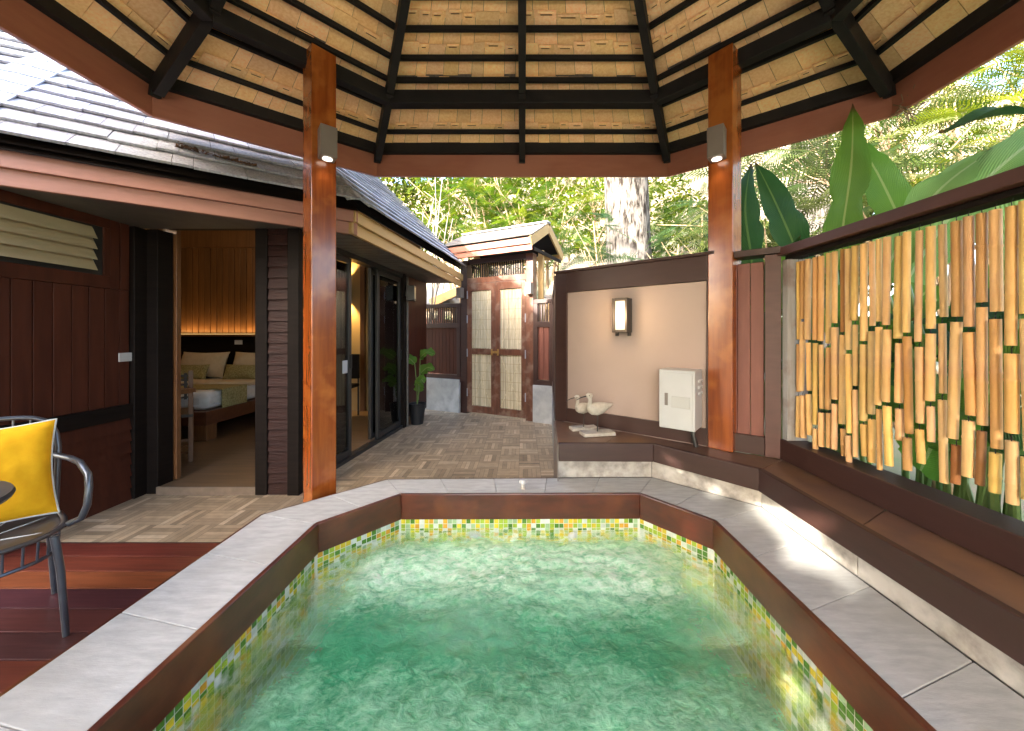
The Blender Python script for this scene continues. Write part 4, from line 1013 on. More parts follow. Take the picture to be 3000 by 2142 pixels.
def lowfence(nm,lab,P,Q,loc,stone=True):
    t=thing(nm,lab,'fence',loc);d=(Q-P).normalized();L=(Q-P).length
    def f3(s,z,off=0):p=P+d*s;return (p.x+d.y*off,p.y-d.x*off,z)
    mb=MB();mb.bar(f3(0,.12),f3(L,.12),.14,.86);mb.build('stone_base',M['greystone'],t,bevel=.004)
    mb=MB();k=int(L/.075)
    for i in range(k):mb.bar(f3(L*i/k+.003,1.02),f3(L*(i+1)/k-.003,1.02),.03,.78)
    mb.build('board_panel',M['boards'] if P.x<-1 else M['redpanel'],t,bevel=.002)  # left panel takes the darker board colour to stand in for its shade
    mb=MB();mb.bar(f3(0,1.45),f3(L,1.45),.08,.08);mb.bar(f3(0,1.79),f3(L,1.79),.09,.06);mb.bar(f3(0,.585),f3(L,.585),.08,.07)
    for s in (0.03,L-.03):mb.bar(f3(s-.035,1.15),f3(s+.035,1.15),.082,1.30)
    mb.build('rails',M['brown'],t,bevel=.003)
    mb=MB();k=int(L/.045)
    for i in range(k):mb.bar(f3(L*(i+.25)/k,1.625),f3(L*(i+.75)/k,1.625),.02,.27)
    mb.build('lattice',M['brown'],t)
lowfence('garden_fence','boarded fence darkened for shade, with slatted top and grey base left of the gate',V((-2.10,6.55)),G0-dG*.01,(-1.5,6.3,0))
lowfence('garden_fence','short boarded fence with slatted top and grey base right of the gate',G1+dG*.01,V((.47,5.26)),(.32,5.33,0))
# potted plant beside the sliding door
pt=thing('potted_plant','broad leafed plant in a black pot at the end of the glass doors','potted plant',(-1.53,5.25,0))
mb=MB();mb.lathe([(.085,0),(.12,.27),(.13,.30),(.11,.30),(.105,.27)],(-1.53,5.25,0),20);mb.build('pot',M['pot'],pt,smooth=True)

# ------------------------------------------------------------------ broad leaf plants
def broad_leaf(parent,name,pts,width,facing,fold,mat,seed=0,wav=.03,nseg=22):
    """pts: control points of the midrib; facing: rough direction of the upper face"""
    r=random.Random(seed);pts=[V(p) for p in pts];f=V(facing).normalized()
    def cr(t):
        n_=len(pts)-1;x=t*n_;i=min(int(x),n_-1);u=x-i
        p0=pts[max(i-1,0)];p1=pts[i];p2=pts[i+1];p3=pts[min(i+2,n_)]
        return .5*((2*p1)+(p2-p0)*u+(2*p0-5*p1+4*p2-p3)*u*u+(3*p1-p0-3*p2+p3)*u**3)
    vs=[];fs=[];cs_=[];m_=8
    for j in range(nseg+1):
        t=j/nseg;c=cr(t);tg=(cr(min(1,t+.02))-cr(max(0,t-.02))).normalized()
        side=tg.cross(f).normalized();nn=side.cross(tg).normalized()
        wd_=width/2*max(.012,(math.sin(math.pi*min(1,.06+t*.94)**.80))**.75*(1 if t<.85 else max(0,(1-t)/.15)**.7))
        wd_*=1-.30*math.exp(-((t-.42-.1*math.sin(seed))/.09)**2)*(.3+.7*abs(math.sin(seed*1.7+1)))+.05*math.sin(t*23+seed)
        for k in range(m_+1):
            a=k/m_*2-1
            if (int(t*22+seed*3)%7==0) and abs(a)==1 and .1<t<.95:a*=.86
            off=nn*(abs(a)*wd_*fold+wav*abs(a)**2*math.sin(t*17+a*3+seed)*.6)
            vs.append(c+side*(a*wd_)+off)
    for j in range(nseg):
        for k in range(m_):
            a=j*(m_+1)+k;fs.append((a,a+1,a+m_+2,a+m_+1))
    mb=MB();mb.add(vs,fs)
    o=mb.build(name,mat,parent,smooth=True,sharp=180)
    ca=o.data.color_attributes['tint'];arr=np.ones((len(o.data.loops),4),np.float32)
    li=np.zeros(len(o.data.loops),np.int32);o.data.loops.foreach_get('vertex_index',li)
    arr[:,0]=(li//(m_+1))/nseg;arr[:,1]=np.abs((li%(m_+1))/m_*2-1);ca.data.foreach_set('color',arr.ravel())
    return o
r_=random.Random(4)
for k,(h,an,ln) in enumerate(((1.05,-.3,.34),(.80,.4,.30),(.95,2.6,.3),(.62,-.9,.26),(.5,1.5,.24))):
    b=V((-1.53,5.25,.28));top=V((-1.53+.05*math.cos(an),5.25+.05*math.sin(an),h*.92))
    mb=MB();mb.tube([b,b.lerp(top,.5)+V((.01,0,0)),top],.006,6);mb.build('stem',M['stem'],pt)
    e=top+V((math.cos(an)*ln*.75,math.sin(an)*ln*.4-.06,.04));broad_leaf(pt,'leaf',[top,top.lerp(e,.5)+V((0,0,.06)),e],.16,(.3,-.8,.6),.2,M['leaf_light'],k)
def leafplant(label,base,leaves,group='broad leafed plants behind the screen'):
    t=thing('broad_leaf_plant',label,'plant',base,group)
    for k,(pts,wd_,fc,fo_,mt) in enumerate(leaves):
        b=V(base)+V((r_.uniform(-.08,.08),r_.uniform(-.08,.08),0));p0=V(pts[0])
        mb=MB();mb.tube([b,b.lerp(p0,.55)+V((r_.uniform(-.04,.04),r_.uniform(-.04,.04),.08)),p0],[.022,.017,.010],8);mb.build('stem',M['stem'],t,smooth=True)
        broad_leaf(t,'leaf',pts,wd_,fc,fo_,M[('leaf_dark','leaf_light','leaf_pale')[mt]],int(r_.random()*100))
    return t
CAMF=(-.65,-.74,.15)
leafplant('tall plant with one upright bright paddle leaf above the screen rail',(2.30,2.52,-.32),[
  ([(2.20,2.52,1.75),(2.235,2.50,2.1),(2.27,2.48,2.5),(2.27,2.47,2.88)],.235,(-.72,-.69,.05),.12,1),
  ([(2.64,2.38,1.70),(2.56,2.42,2.02),(2.45,2.46,2.36),(2.34,2.52,2.68)],.24,(-.75,-.6,.2),.22,1),
  ([(2.40,2.40,1.2),(2.55,2.35,1.5),(2.66,2.3,1.62)],.3,CAMF,.2,1),
  ([(2.28,2.30,.9),(2.2,2.15,1.25),(2.12,2.0,1.35)],.3,CAMF,.2,0),
  ([(2.20,2.60,.8),(2.1,2.7,1.15),(2.05,2.8,1.4)],.3,CAMF,.2,0)])
leafplant('dark curled leaf plant rising between the right post and the bright upright leaf',(2.02,3.05,-.32),[
  ([(1.95,3.02,1.55),(1.93,3.03,1.95),(1.88,3.03,2.36),(1.93,3.04,2.74)],.36,(-.9,-.4,.1),.45,0),
  ([(2.38,2.98,1.58),(2.27,2.98,1.98),(2.12,3.0,2.38),(1.96,3.03,2.76)],.27,(-.5,-.8,.3),.35,0),
  ([(2.10,2.95,1.55),(2.22,2.92,1.8),(2.24,2.9,2.1)],.22,(-.8,-.5,.2),.4,0),
  ([(2.05,2.95,1.5),(2.12,2.9,1.75),(2.02,2.88,1.95)],.2,(-.6,-.7,.2),.3,1),
  ([(1.92,2.9,1.0),(1.86,2.82,1.3),(1.8,2.8,1.5)],.3,CAMF,.25,0),
  ([(1.95,3.1,1.2),(1.80,3.15,1.55),(1.72,3.2,1.75)],.24,CAMF,.25,0)])
leafplant('pale arching broad leaves at the right edge above the bamboo screen',(2.45,1.75,-.32),[
  ([(2.16,2.02,1.6),(2.24,1.90,1.90),(2.40,1.78,2.16),(2.62,1.70,2.36)],.32,(-.55,-.6,.55),.12,2),
  ([(2.22,1.60,1.62),(2.30,1.52,1.90),(2.46,1.45,2.12),(2.70,1.40,2.25)],.34,(-.6,-.5,.6),.12,2),
  ([(2.55,1.55,1.95),(2.40,1.58,2.22),(2.20,1.64,2.30),(1.99,1.72,2.27)],.16,(-.1,-.5,.85),.45,0),
  ([(2.5,1.35,1.6),(2.65,1.3,2.0),(2.85,1.25,2.3)],.4,(-.7,-.3,.6),.12,2),
  ([(2.05,2.05,1.6),(2.10,1.98,1.85),(2.22,1.9,2.08),(2.42,1.85,2.25)],.22,(-.6,-.7,.3),.12,2)])
for k in range(10):
    bx_,by_=2.12+.12*(k%3)+r_.uniform(-.05,.05),.95+.24*k
    lv=[]
    for q in range(6):
        a=r_.uniform(-2.6,.6);h=r_.uniform(.55,1.55);ln=r_.uniform(.35,.6)
        p0=V((bx_+.1*math.cos(a),by_+.1*math.sin(a),h-.1));p2=p0+V((math.cos(a)*ln*.6,math.sin(a)*ln*.6,r_.uniform(.05,.35)));p1=p0.lerp(p2,.5)+V((0,0,.10))
        lv.append(([p0,p1,p2],r_.uniform(.22,.34),(-.7,-.4,.6),.18,1 if r_.random()<.6 else 0))
    leafplant('leafy clump with many upright stems seen through the gaps of the bamboo',(bx_,by_,-.32),lv)
# white cabinet behind the screen
t=thing('white_cabinet','white metal cabinet standing among plant stems behind the bamboo screen','cabinet',(2.62,1.25,-.32))
mb=MB();mb.bx(2.42,2.78,.55,1.62,-.32,.60);mb.build('casing',M['acwhite'],t,bevel=.012)
mb=MB();mb.bx(2.40,2.419,.62,1.55,-.22,.52);mb.build('front_panel',M['acwhite'],t,bevel=.004)

# ------------------------------------------------------------------ far roofs
def farhouse(label,corner,d,L,depth,ze,zr,mat,fc,hip=.6):
    t=thing('neighbour_house',label,'house',(corner.x,corner.y,-.3));n_=V((-d.y,d.x))
    P=lambda s,o,z:V((corner.x+d.x*s+n_.x*o,corner.y+d.y*s+n_.y*o,z))
    mb=MB();ri=random.Random(2)
    def tc(r):
        b=r.uniform(.75,1.25);return (b,b,b)
    shingle_strip(mb,P(0,0,ze),P(L,0,ze),P(hip,depth,zr),P(L-hip,depth,zr),14,.12,.3,.02,.012,tc,1.3,.01,ri)
    mb.build('roof',mat,t)
    mb=MB();mb.add([P(0,0,ze-.02),P(L,0,ze-.02),P(L-hip,depth,zr-.02),P(hip,depth,zr-.02)],[(0,1,2,3)]);mb.add([P(0,0,ze-.02),P(hip,depth,zr-.02),P(0,2*depth,ze)],[(0,1,2)]);mb.add([P(L,0,ze-.02),P(L-hip,depth,zr-.02),P(L,2*depth,ze)],[(0,2,1)]);mb.add([P(0,2*depth,ze),P(L,2*depth,ze),P(L-hip,depth,zr-.02),P(hip,depth,zr-.02)],[(3,2,1,0)]);mb.build('roof_deck',mat,t)
    mb=MB();mb.bar(P(0,.03,ze-.09),P(L,.03,ze-.09),.03,.16);mb.build('fascia_board',fc,t)
    mb=MB();mb.bar(P(.4,depth,(ze-.5)/2-.1),P(L-.4,depth,(ze-.5)/2-.1),depth*1.5,ze+.0);mb.build('wall',M['redpanel'],t)
farhouse('neighbouring house with pale shingle roof right of the gate, below the big trunk',V((.42,7.7)),V((.97,-.22)),3.2,1.7,2.0,3.15,M['shingle_tan'],M['ochre'],.3)
farhouse('low neighbouring house with grey roof beyond the left fence',V((-5.2,10.0)),V((.99,-.1)),3.3,1.4,2.10,2.7,M['shingle'],M['ochre'],.5)
t=thing('porch_gable','ochre edged porch gable seen over the left fence beside the gate','porch',(-1.9,9.2,-.3))
mb=MB();mb.bar((-2.35,9.2,2.10),(-1.05,9.2,2.68),.03,.20);mb.bar((-1.05,9.2,2.68),(.25,9.2,2.10),.03,.20);mb.build('bargeboard',M['ochre'],t)
mb=MB();mb.hexa([(-2.4,9.2,2.17),(-1.05,9.2,2.77),(-1.05,10.5,2.77),(-2.4,10.5,2.17)],[(-2.4,9.2,2.2),(-1.05,9.2,2.8),(-1.05,10.5,2.8),(-2.4,10.5,2.2)]);mb.hexa([(-1.05,9.2,2.77),(.3,9.2,2.17),(.3,10.5,2.17),(-1.05,10.5,2.77)],[(-1.05,9.2,2.8),(.3,9.2,2.2),(.3,10.5,2.2),(-1.05,10.5,2.8)]);mb.build('roof',M['shingle'],t)
for x in (-2.1,-.05):
    mb=MB();mb.bx(x-.05,x+.05,9.3,9.4,-.3,2.15);mb.build('post',M['redpanel'],t)

# ------------------------------------------------------------------ trees and feathery foliage
rng=np.random.default_rng(12)
def frond(npair,L,ll,lw,droop=.25):
    q=[]
    for i in range(npair):
        t=(i+1)/(npair+.5);x=L*t;z=-droop*L*t*t
        k=ll*math.sin(math.pi*(.12+.80*t))**.6
        for sg in (1,-1):
            a=np.array([x,0,z]);d=np.array([.45,sg*.9,-.12]);d/=np.linalg.norm(d);w_=np.array([lw/2,0,0])
            b=a+d*k*.55
            q.append([a-w_*.6,a+w_*.6,b+w_,b-w_]);q.append([b-w_,b+w_,a+d*k+w_*.2,a+d*k-w_*.2])
    w_=np.array([0,.004,0])
    for i in range(4):
        t0,t1=i/4,(i+1)/4;a=np.array([L*t0,0,-droop*L*t0*t0]);b=np.array([L*t1,0,-droop*L*t1*t1]);q.append([a-w_,a+w_,b+w_,b-w_])
    return np.array(q)     # (nq,4,3)
def leafcard(L,w_):
    return np.array([[[0,-w_*.25,0],[0,w_*.25,0],[L*.5,w_*.5,.05*L],[L*.5,-w_*.5,.05*L]],[[L*.5,-w_*.5,.05*L],[L*.5,w_*.5,.05*L],[L,w_*.06,-.05*L],[L,-w_*.06,-.05*L]]])
def bunch(L,w_,n_):
    out=[];c=leafcard(L,w_)
    for k in range(n_):
        out.append(place(c,rng.normal(0,L*.6,3),rng.uniform(0,6.28),rng.uniform(-.9,.9),rng.uniform(-1,1),1))
    return np.concatenate(out)
def place(t,pos,yaw,pitch,roll,s):
    cy,sy=math.cos(yaw),math.sin(yaw);cp,sp=math.cos(pitch),math.sin(pitch);cr,sr=math.cos(roll),math.sin(roll)
    Rz=np.array([[cy,-sy,0],[sy,cy,0],[0,0,1]]);Ry=np.array([[cp,0,sp],[0,1,0],[-sp,0,cp]]);Rx=np.array([[1,0,0],[0,cr,-sr],[0,sr,cr]])
    return (t*s)@(Rz@Ry@Rx).T+np.asarray(pos)
GREENS=[(.16,.25,.014),(.11,.21,.014),(.22,.28,.02),(.05,.12,.012),(.13,.23,.04)]
def crown(parent,centres,nper,templ,mat,greens,name='crown',smin=.7,smax=1.3,pit=(-.3,.5)):
    vs=[];cs_=[]
    for (c,rad) in centres:
        for k in range(nper):
            d=rng.normal(0,1,3);d/=np.linalg.norm(d);rr=rng.uniform(.35,1)**.6
            p=np.array(c)+d*np.array(rad)*rr
            yaw=math.atan2(d[1],d[0])+rng.normal(0,.6)
            t=place(templ[rng.integers(len(templ))],p,yaw,rng.uniform(*pit),rng.normal(0,.5),rng.uniform(smin,smax))
            vs.append(t);g_=np.array(greens[rng.integers(len(greens))])*rng.uniform(.7,1.3);cs_.append(np.tile(g_,(len(t),1)))
    vs=np.concatenate(vs);cs_=np.concatenate(cs_);return np_mesh(name,vs.reshape(-1,3),len(vs),mat,cs_,parent)
def trunkmesh(parent,paths,mat,name='trunk',n_=10):
    mb=MB()
    for pts,rs in paths:mb.tube(pts,rs,n_)
    return mb.build(name,mat,parent,smooth=True,sharp=180)
T_FINE=[frond(15,.55,.11,.016,.25),frond(13,.42,.09,.014,.4),frond(17,.65,.12,.017,.15)]
T_BUSH=[bunch(.16,.07,7),bunch(.13,.06,8)]
# big pale trunk behind the partition
bt_=thing('big_tree','massive pale grey trunk with fissured bark rising behind the beige partition','tree',(2.42,8.0,-.32))
mb=MB();n_=40;hs__=[-.35,.3,1.2,2.2,3.2,4.2,5.2,6.4,8];rb=[.78,.66,.58,.52,.485,.465,.455,.44,.40]
vs=[];fs=[]
NR=60
for j in range(NR):
    z=-.35+8.35*j/(NR-1);r0=np.interp(z,hs__,rb);cx=2.42-.035*(z-1.5)*1;cy=8.0
    for k in range(n_):
        a=2*math.pi*k/n_;f=noise.noise(V((math.cos(a)*5.5,math.sin(a)*5.5,z*.55)));f2=noise.noise(V((math.cos(a)*1.2,math.sin(a)*1.2,z*.4+4)))
        r=r0*(1+.075*f+.07*f2);vs.append((cx+r*math.cos(a),cy+r*math.sin(a),z))
for j in range(NR-1):
    for k in range(n_):fs.append((j*n_+k,j*n_+(k+1)%n_,(j+1)*n_+(k+1)%n_,(j+1)*n_+k))
mb.add(vs,fs);mb.build('trunk',M['bark'],bt_,smooth=True,sharp=180)
trunkmesh(bt_,[([(2.2,8,7.9),(1.2,7.6,9.5),(-.4,8.2,10.5)],[.28,.18,.08]),([(2.2,8,7.9),(3.4,8.8,9.6),(4.8,9.2,10.6)],[.28,.18,.08])],M['bark'],'branch')
crown(bt_,[((x,y,z),(1.5,1.5,.8)) for x,y,z in ((0,8.2,10.8),(1.5,9,11.4),(3.2,9,11.2),(5,9.4,10.9),(2.4,10.4,11.6))],120,T_FINE,M['fern'],GREENS,smin=1.2,smax=2)
# feathery trees: (x,y) base, height of main foliage clusters
def feathery(label,base,tops,rad,nper,greens=GREENS,tr=.07,mat='twig'):
    t=thing('feathery_tree',label,'tree',base,'feathery trees behind the garden')
    b=V(base);paths=[];cl=[]
    for (tx,ty,tz) in tops:
        tp=V((tx,ty,tz));m_=b.lerp(tp,.55)+V((rng.normal(0,.15),rng.normal(0,.15),.3))
        paths.append(([b+V((rng.normal(0,.05),rng.normal(0,.05),0)),m_,tp],[tr,tr*.6,tr*.18]));cl.append(((tx,ty,tz),rad))
        for q in range(4):
            e=tp+V((rng.normal(0,rad[0]*.7),rng.normal(0,rad[1]*.7),rng.normal(0,rad[2]*.6)));paths.append(([m_.lerp(tp,.3+.18*q),e],[tr*.28,tr*.08]))
    trunkmesh(t,paths,M[mat],n_=6);crown(t,cl,nper,T_FINE,M['fern'],greens)
    return t
feathery('feathery yellow green tree directly above the gate roof',(.6,9.6,-.3),[(-.9,9.6,3.9),(.2,9.3,4.1),(1.0,9.5,3.6),(-.1,10.2,5.0),(1.2,9.9,4.9),(.1,9.0,3.7),(-.8,10.4,6.0),(.7,10.5,6.1),(-1.6,10.2,5.2)],(.75,.6,.45),95)
feathery('feathery tree whose sprays cross the left side of the big trunk',(1.55,7.4,-.3),[(1.25,7.3,3.0),(1.75,7.2,2.7),(1.5,7.6,3.7)],(.45,.35,.28),24,[(.07,.15,.06),(.10,.18,.06),(.06,.12,.04)],.05)
feathery('feathery tree filling the gap between the big trunk and the right post',(3.9,8.0,-.3),[(3.3,7.6,3.2),(3.9,7.8,3.9),(4.4,7.8,2.8),(3.6,7.4,2.4)],(.6,.5,.45),75,[(.07,.15,.06),(.10,.18,.06),(.13,.2,.05)])
feathery('airy golden green tree at the top right beyond the broad leaves',(6.4,5.2,-.3),[(4.6,4.6,3.4),(5.4,4.5,4.2),(6.2,4.4,4.6),(5.2,4.9,3.0),(6.0,4.2,3.5),(6.9,4.0,4.0),(5.6,3.8,2.7)],(.75,.6,.5),60,[(.22,.27,.015),(.18,.25,.015),(.27,.29,.03),(.08,.15,.02)],.06)
feathery('sparse feathery tree just above the screen rail at the right',(4.3,3.7,-.3),[(3.7,3.7,2.5),(4.2,3.5,2.9),(4.6,3.2,2.5),(3.4,3.9,3.0),(3.0,4.6,3.5),(3.7,4.7,3.9),(2.9,4.9,2.9),(4.3,4.4,4.0)],(.55,.45,.38),52,[(.11,.17,.05),(.17,.20,.06)],.045)
feathery('bright feathery tree behind the left roof edge',(-1.8,11,-.3),[(-2.0,10.8,4.4),(-1.2,10.6,4.0),(-2.8,11.2,4.8),(-1.6,11.5,5.6),(-.6,11,5.4),(-2.4,11.6,6.4),(-1.0,11.8,6.6)],(.9,.7,.5),80)
def bush(label,base,cl,nper,greens,grp='dense bushes on the slope'):
    t=thing('leafy_bush',label,'bush',base,grp);b=V(base)
    trunkmesh(t,[([b,V(c).lerp(b,.2)],[.06,.02]) for c,_ in cl],M['twig'],n_=6);crown(t,cl,nper,T_BUSH,M['leafdark'],greens,'foliage',pit=(-1,1));return t
OL=[(.10,.15,.016),(.16,.20,.02),(.20,.24,.03),(.05,.08,.014)]
bush('grey green bush with dark gaps over the house eave',(-4.6,12.5,-.3),[((-4.4,12.2,4.6),(1.2,.9,.9)),((-3.2,12.6,4.2),(.8,.8,.9)),((-5.6,12.6,5.4),(1.2,.9,.9)),((-3.9,13,6.0),(1.2,.8,.7)),((-3.2,13.4,7.1),(1.2,.8,.7)),((-4.8,13.2,6.8),(1.2,.8,.7))],170,OL)
bush('dark olive bush between the eave and the gate roof',(-2.4,13,-.3),[((-2.6,12.8,5.0),(.8,.8,.9)),((-1.4,13.2,4.2),(1.0,.8,.8)),((-1.8,13.6,6.2),(1.3,.8,.7)),((-1.2,13.8,7.2),(1.3,.8,.7)),((-.4,13.4,5.4),(1.0,.8,.8))],150,OL)
bush('yellow green bush on the slope above the gate',(1.2,13.5,.5),[((.4,13.4,4.6),(1.2,.8,.9)),((2.0,13.8,5.4),(1.2,.8,.9)),((.8,14.2,6.4),(1.5,.8,.8)),((1.6,14.4,7.6),(1.5,.8,.8)),((-.2,14.2,7.6),(1.3,.8,.8)),((3.2,14,6.6),(1.2,.8,.9))],150,[(.20,.27,.015),(.25,.30,.02),(.13,.21,.012)])
bush('olive bush on the slope behind the big trunk',(5.0,13.0,.5),[((4.4,12.6,4.6),(1.2,.8,.9)),((6.0,13,5.4),(1.2,.8,.9)),((5.2,13.6,6.6),(1.5,.8,.8))],150,OL)
feathery('bright feathery tree over the neighbouring shingle roof',(2.4,10.6,-.3),[(1.9,10.6,4.2),(2.8,10.8,3.4),(3.4,10.4,4.6),(2.2,11,5.4),(3.0,11.2,5.6),(2.0,11.2,6.5),(3.8,11.2,6.2)],(.8,.6,.5),85)
feathery('tall golden feathery tree beyond the right edge of the pavilion roof',(8.2,6.4,-.3),[(7.0,6.0,4.4),(8.0,5.8,5.2),(8.8,5.6,6.2),(7.4,5.2,5.4),(6.4,6.2,5.4),(8.4,5.0,4.2),(9.4,6.0,5.0),(7.6,6.6,6.6)],(.95,.8,.65),75,[(.22,.27,.015),(.18,.25,.015),(.27,.29,.03),(.08,.15,.02)],.07)
bush('dense olive bush at the foot of the right slope',(5.6,6.6,-.3),[((5.0,6.6,2.2),(.8,.6,.9)),((6.2,6.4,2.8),(.9,.6,.9)),((4.4,7.0,2.9),(.8,.6,.8)),((7.2,6.6,3.2),(.9,.7,.9))],150,[(.12,.17,.04),(.09,.13,.03),(.15,.19,.05)])
bush('loose bush low on the right slope',(7.4,8.0,-.3),[((6.6,7.6,2.8),(.9,.7,.8)),((8.0,7.6,4.0),(1.0,.8,.9)),((7.2,8.2,5.2),(1.1,.8,.8))],120,[(.15,.19,.05),(.1,.14,.04)])
t=thing('grey_tree','rough dark grey tree trunk among the ferns right of the right post','tree',(5.6,6.9,-.32))
mb=MB();mb.tube([(5.65,6.9,-.35),(5.6,6.9,1.5),(5.5,6.9,3.5),(5.55,7.0,6.5)],[.46,.36,.31,.25],24);mb.build('trunk',M['bark'],t,smooth=True)
crown(t,[((5.5,7.2,7.4),(1.2,1.0,.7)),((6.3,7.0,7.0),(1.0,.9,.6))],90,T_FINE,M['fern'],GREENS,smin=1.1,smax=1.8)
# bare pale shrub at upper left
t=thing('bare_shrub','bare pale branched shrub rising over the house roof edge','shrub',(-2.7,9.4,-.3))
pth=[];rb_=random.Random(6)
for k in range(22):
    a=V((-2.7+rb_.uniform(-.3,.3),9.4+rb_.uniform(-.3,.3),-.3));x=rb_.uniform(-4.1,-1.7);e=V((x,9.4+rb_.uniform(-.4,.4),rb_.uniform(3.6,5.4)));m_=a.lerp(e,.55)+V((rb_.uniform(-.3,.3),0,.3))
    pth.append(([a,m_,e],[.03,.02,.008]))
    for q in range(3):
        s_=m_.lerp(e,.2+.25*q);pth.append(([s_,s_+V((rb_.uniform(-.4,.4),rb_.uniform(-.2,.2),rb_.uniform(.1,.5)))],[.012,.004]))
trunkmesh(t,pth,M['palebranch'],n_=5)
# dry twig nest caught on the right fascia corner
t=thing('twig_nest','clump of dry twigs and leaves caught under the right roof corner','nest',(2.53,2.44,2.72))
mb=MB();rt=random.Random(9)
for k in range(34):
    a=V((2.50,2.38,2.79))+V((rt.uniform(-.05,.05),rt.uniform(-.05,.02),rt.uniform(-.06,.04)));mb.tube([a,a+V((rt.uniform(-.07,.07),rt.uniform(-.07,.03),rt.uniform(-.07,.07)))],.003,4)
mb.build('twigs',M['twig'],t)
# unseen trees added behind the camera to block the sun, leaving one gap
def shade(label,base,cl,nper):
    t=thing('sun_block_tree',label,'tree',base,'unseen trees added to block the sun');b=V(base)
    trunkmesh(t,[([b,V(c)],[.16,.05]) for c,_ in cl],M['bark'],n_=8);crown(t,cl,nper,[bunch(.34,.18,8),bunch(.28,.15,9)],M['leafdark'],OL,'crown',pit=(-1,1))

for q,(lab,cs_l) in enumerate((('dense unseen sun blocking tree added left behind the viewpoint',(-5.7,-4.9,-4.1,-3.3,-2.5,-1.75,-1.08)),('dense unseen sun blocking tree added right behind the viewpoint',(.50,1.15,1.85,2.6)))):
    cl=[]
    for c in cs_l:
        for z in (1.2,2.3,3.4,4.5)+((5.4,) if c<-1.5 else ())+((6.4,) if c<-4 else ()):
            cl.append(((-5.44+.73*c,-5.84-.68*c,z),(.62,.62,.75)))
    shade(lab,(-5.44+.73*cs_l[2],-5.84-.68*cs_l[2],-.3),cl,52 if q==0 else 42)
# ------------------------------------------------------------------ armchair, cushion, table
F=V((.83,-.557,0)).normalized();Sd=V((.557,.83,0)).normalized()      # forward, and towards the visible side
def cpos(f,s,z):   # origin = point under the seat centre
    o=V((-2.28,1.48,0));p=o+F*f+Sd*s;return V((p.x,p.y,z))
ac=thing('armchair','gunmetal tube armchair with flat seat and curved back on the deck','chair',(-2.28,1.48,0))
seat=[]
for k in range(28):
    a=2*math.pi*k/28;ca,sa=math.cos(a),math.sin(a);e=.72
    seat.append((.235*math.copysign(abs(ca)**e,ca),.245*math.copysign(abs(sa)**e,sa)))
mb=MB();P=[cpos(f,s,.448-.02*(1-(f/.235)**2)*(1-(s/.245)**2)) for f,s in seat]
rings=[1,.93,.6,.25];vs=[];fs=[]
for i,rg in enumerate(rings):
    for f,s in seat:vs.append(cpos(f*rg,s*rg,.452-(.016*(1-rg**2))-(.0 if i else .006)))
n_=28
for i in range(3):
    for k in range(n_):fs.append((i*n_+k,i*n_+(k+1)%n_,(i+1)*n_+(k+1)%n_,(i+1)*n_+k))
fs.append(tuple(3*n_+k for k in range(n_)))
mb.add(vs,fs);mb.tube([cpos(f,s,.445) for f,s in seat]+[cpos(*seat[0],.445)],.011,8)
mb.build('seat',M['seatmetal'],ac,smooth=True,sharp=60)
mb=MB()
for k in range(0,28,4):
    f,s=seat[k];mb.tube([cpos(f*.95,s*.95,.4475),cpos(f*.3,s*.3,.4385)],.0022,5)
mb.build('seat_seam',M['piping'],ac)
mb=MB();mb.tube([cpos(f*.92,s*.93,.345) for f,s in seat]+[cpos(seat[0][0]*.92,seat[0][1]*.93,.345)],.008,8)
for k in range(28):
    f,s=seat[k];mb.tube([cpos(f*.92,s*.93,.345),cpos(f*.95,s*.95,.44)],.0045,6)
mb.build('apron_hoop',M['chairmetal'],ac,smooth=True)
for (f,s,f2,s2) in ((.205,.205,.225,.235),(.205,-.205,.225,-.235),(-.205,.205,-.235,.235),(-.205,-.205,-.235,-.235)):
    mb=MB();mb.tube([cpos(f,s,.44),cpos((f+f2)/2,(s+s2)/2,.3),cpos(f2,s2,.004)],[.0135,.013,.011],10);mb.build('leg',M['chairmetal'],ac,smooth=True)
arc=[cpos(-.20-.08*math.cos(a*math.pi/2*.9),.245*math.sin(a*math.pi/2*.98),.90-.16*abs(a)**4) for a in np.linspace(-1,1,17)]
mb=MB();mb.tube([cpos(-.19,-.235,.45)]+[V(p) for p in arc]+[cpos(-.19,.235,.45)],.011,10)
for a in np.linspace(-.8,.8,11):
    f=-.20-.08*math.cos(a*math.pi/2*.9);s=.245*math.sin(a*math.pi/2*.98);mb.tube([cpos(f+.03,s*.95,.46),cpos(f,s,.90-.16*abs(a)**4)],.0045,6)
mb.build('backrest',M['chairmetal'],ac,smooth=True)
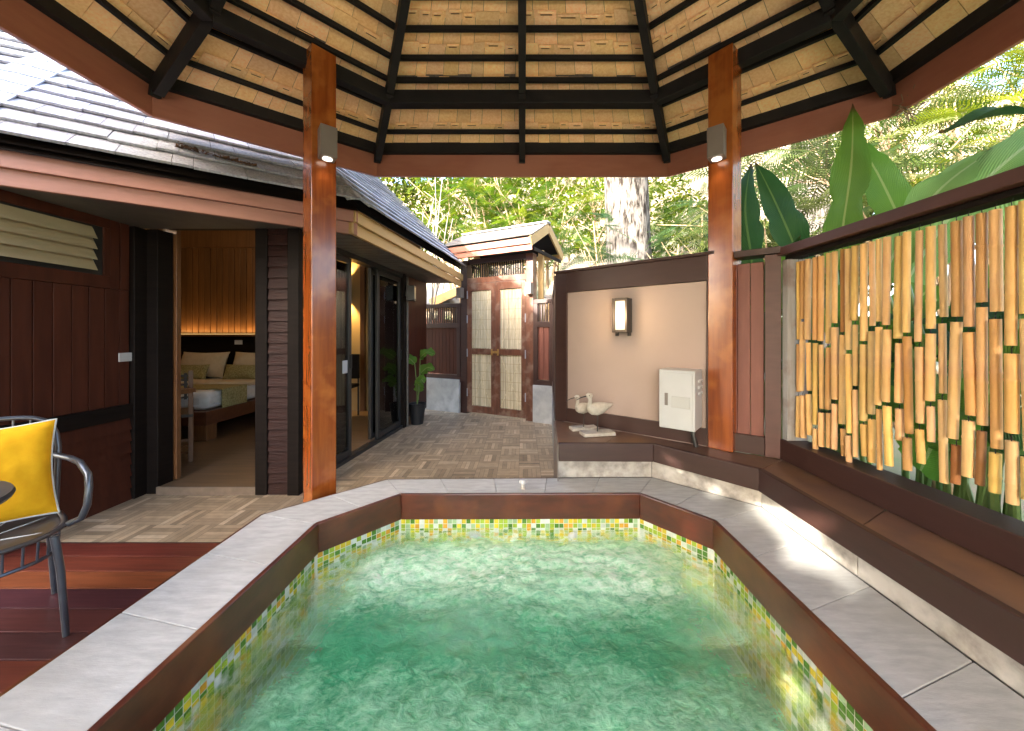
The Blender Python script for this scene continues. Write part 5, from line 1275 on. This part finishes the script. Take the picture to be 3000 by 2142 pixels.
for sg in (1,-1):
    mb=MB();q=[(-.215,.235,.70),(-.08,.27,.70),(.03,.29,.695),(.135,.305,.655),(.155,.305,.60),(.155,.30,.52),(.14,.285,.465),(.11,.25,.445)]
    mb.tube([cpos(f,sg*s,z) for f,s,z in q],.0135,10);mb.build('arm',M['chairmetal'],ac,smooth=True)
ang=math.atan2(F.y,F.x)+math.pi/2
o,rim=pillow('cushion','plump yellow square cushion leaning on the metal armchair back','cushion',tuple(cpos(-.10,.0,.675)),(.47,.17,.44),R(-16),M['yellow'],None,ang+0)
mb=MB();mb.tube(rim+[rim[0]],.0042,6);mb.build('piping',M['piping'],o,smooth=True)
# round table edge
TC=(-1.98,1.035);tt=thing('round_table','round dark metal lattice table at the left edge','table',(TC[0],TC[1],0))
mb=MB();prof=[(.265,0),(.30,0),(.305,.010),(.30,.022),(.265,.022)]
vs=[];fs=[];n_=48
for r,z in prof:
    for k in range(n_):vs.append((TC[0]+r*math.cos(2*math.pi*k/n_),TC[1]+r*math.sin(2*math.pi*k/n_),.738+z))
for i in range(5):
    for k in range(n_):fs.append((i*n_+k,i*n_+(k+1)%n_,((i+1)%5)*n_+(k+1)%n_,((i+1)%5)*n_+k))
mb.add(vs,fs);mb.build('rim',M['chairmetal'],tt,smooth=True)
mb=MB()
for k in range(32):
    a=2*math.pi*k/32
    for da in (.25,-.25):mb.tube([(TC[0]+.268*math.cos(a),TC[1]+.268*math.sin(a),.750),(TC[0]+.15*math.cos(a+da),TC[1]+.15*math.sin(a+da),.750)],.004,5)
for r in (.15,.21):mb.tube([(TC[0]+r*math.cos(2*math.pi*k/40),TC[1]+r*math.sin(2*math.pi*k/40),.75) for k in range(41)],.005,5)
mb.lathe([(.15,-.004),(.15,.004)],(TC[0],TC[1],.75),32);mb.build('lattice_top',M['chairmetal'],tt)
for k in range(3):
    a=R(100)+k*2.094;mb=MB();mb.tube([(TC[0]+.10*math.cos(a),TC[1]+.10*math.sin(a),.738),(TC[0]+.06*math.cos(a),TC[1]+.06*math.sin(a),.4),(TC[0]+.24*math.cos(a),TC[1]+.24*math.sin(a),.012)],.012,8);mb.build('leg',M['chairmetal'],tt,smooth=True)

for o in bpy.data.objects:
    if '_b' in o:del o['_b']
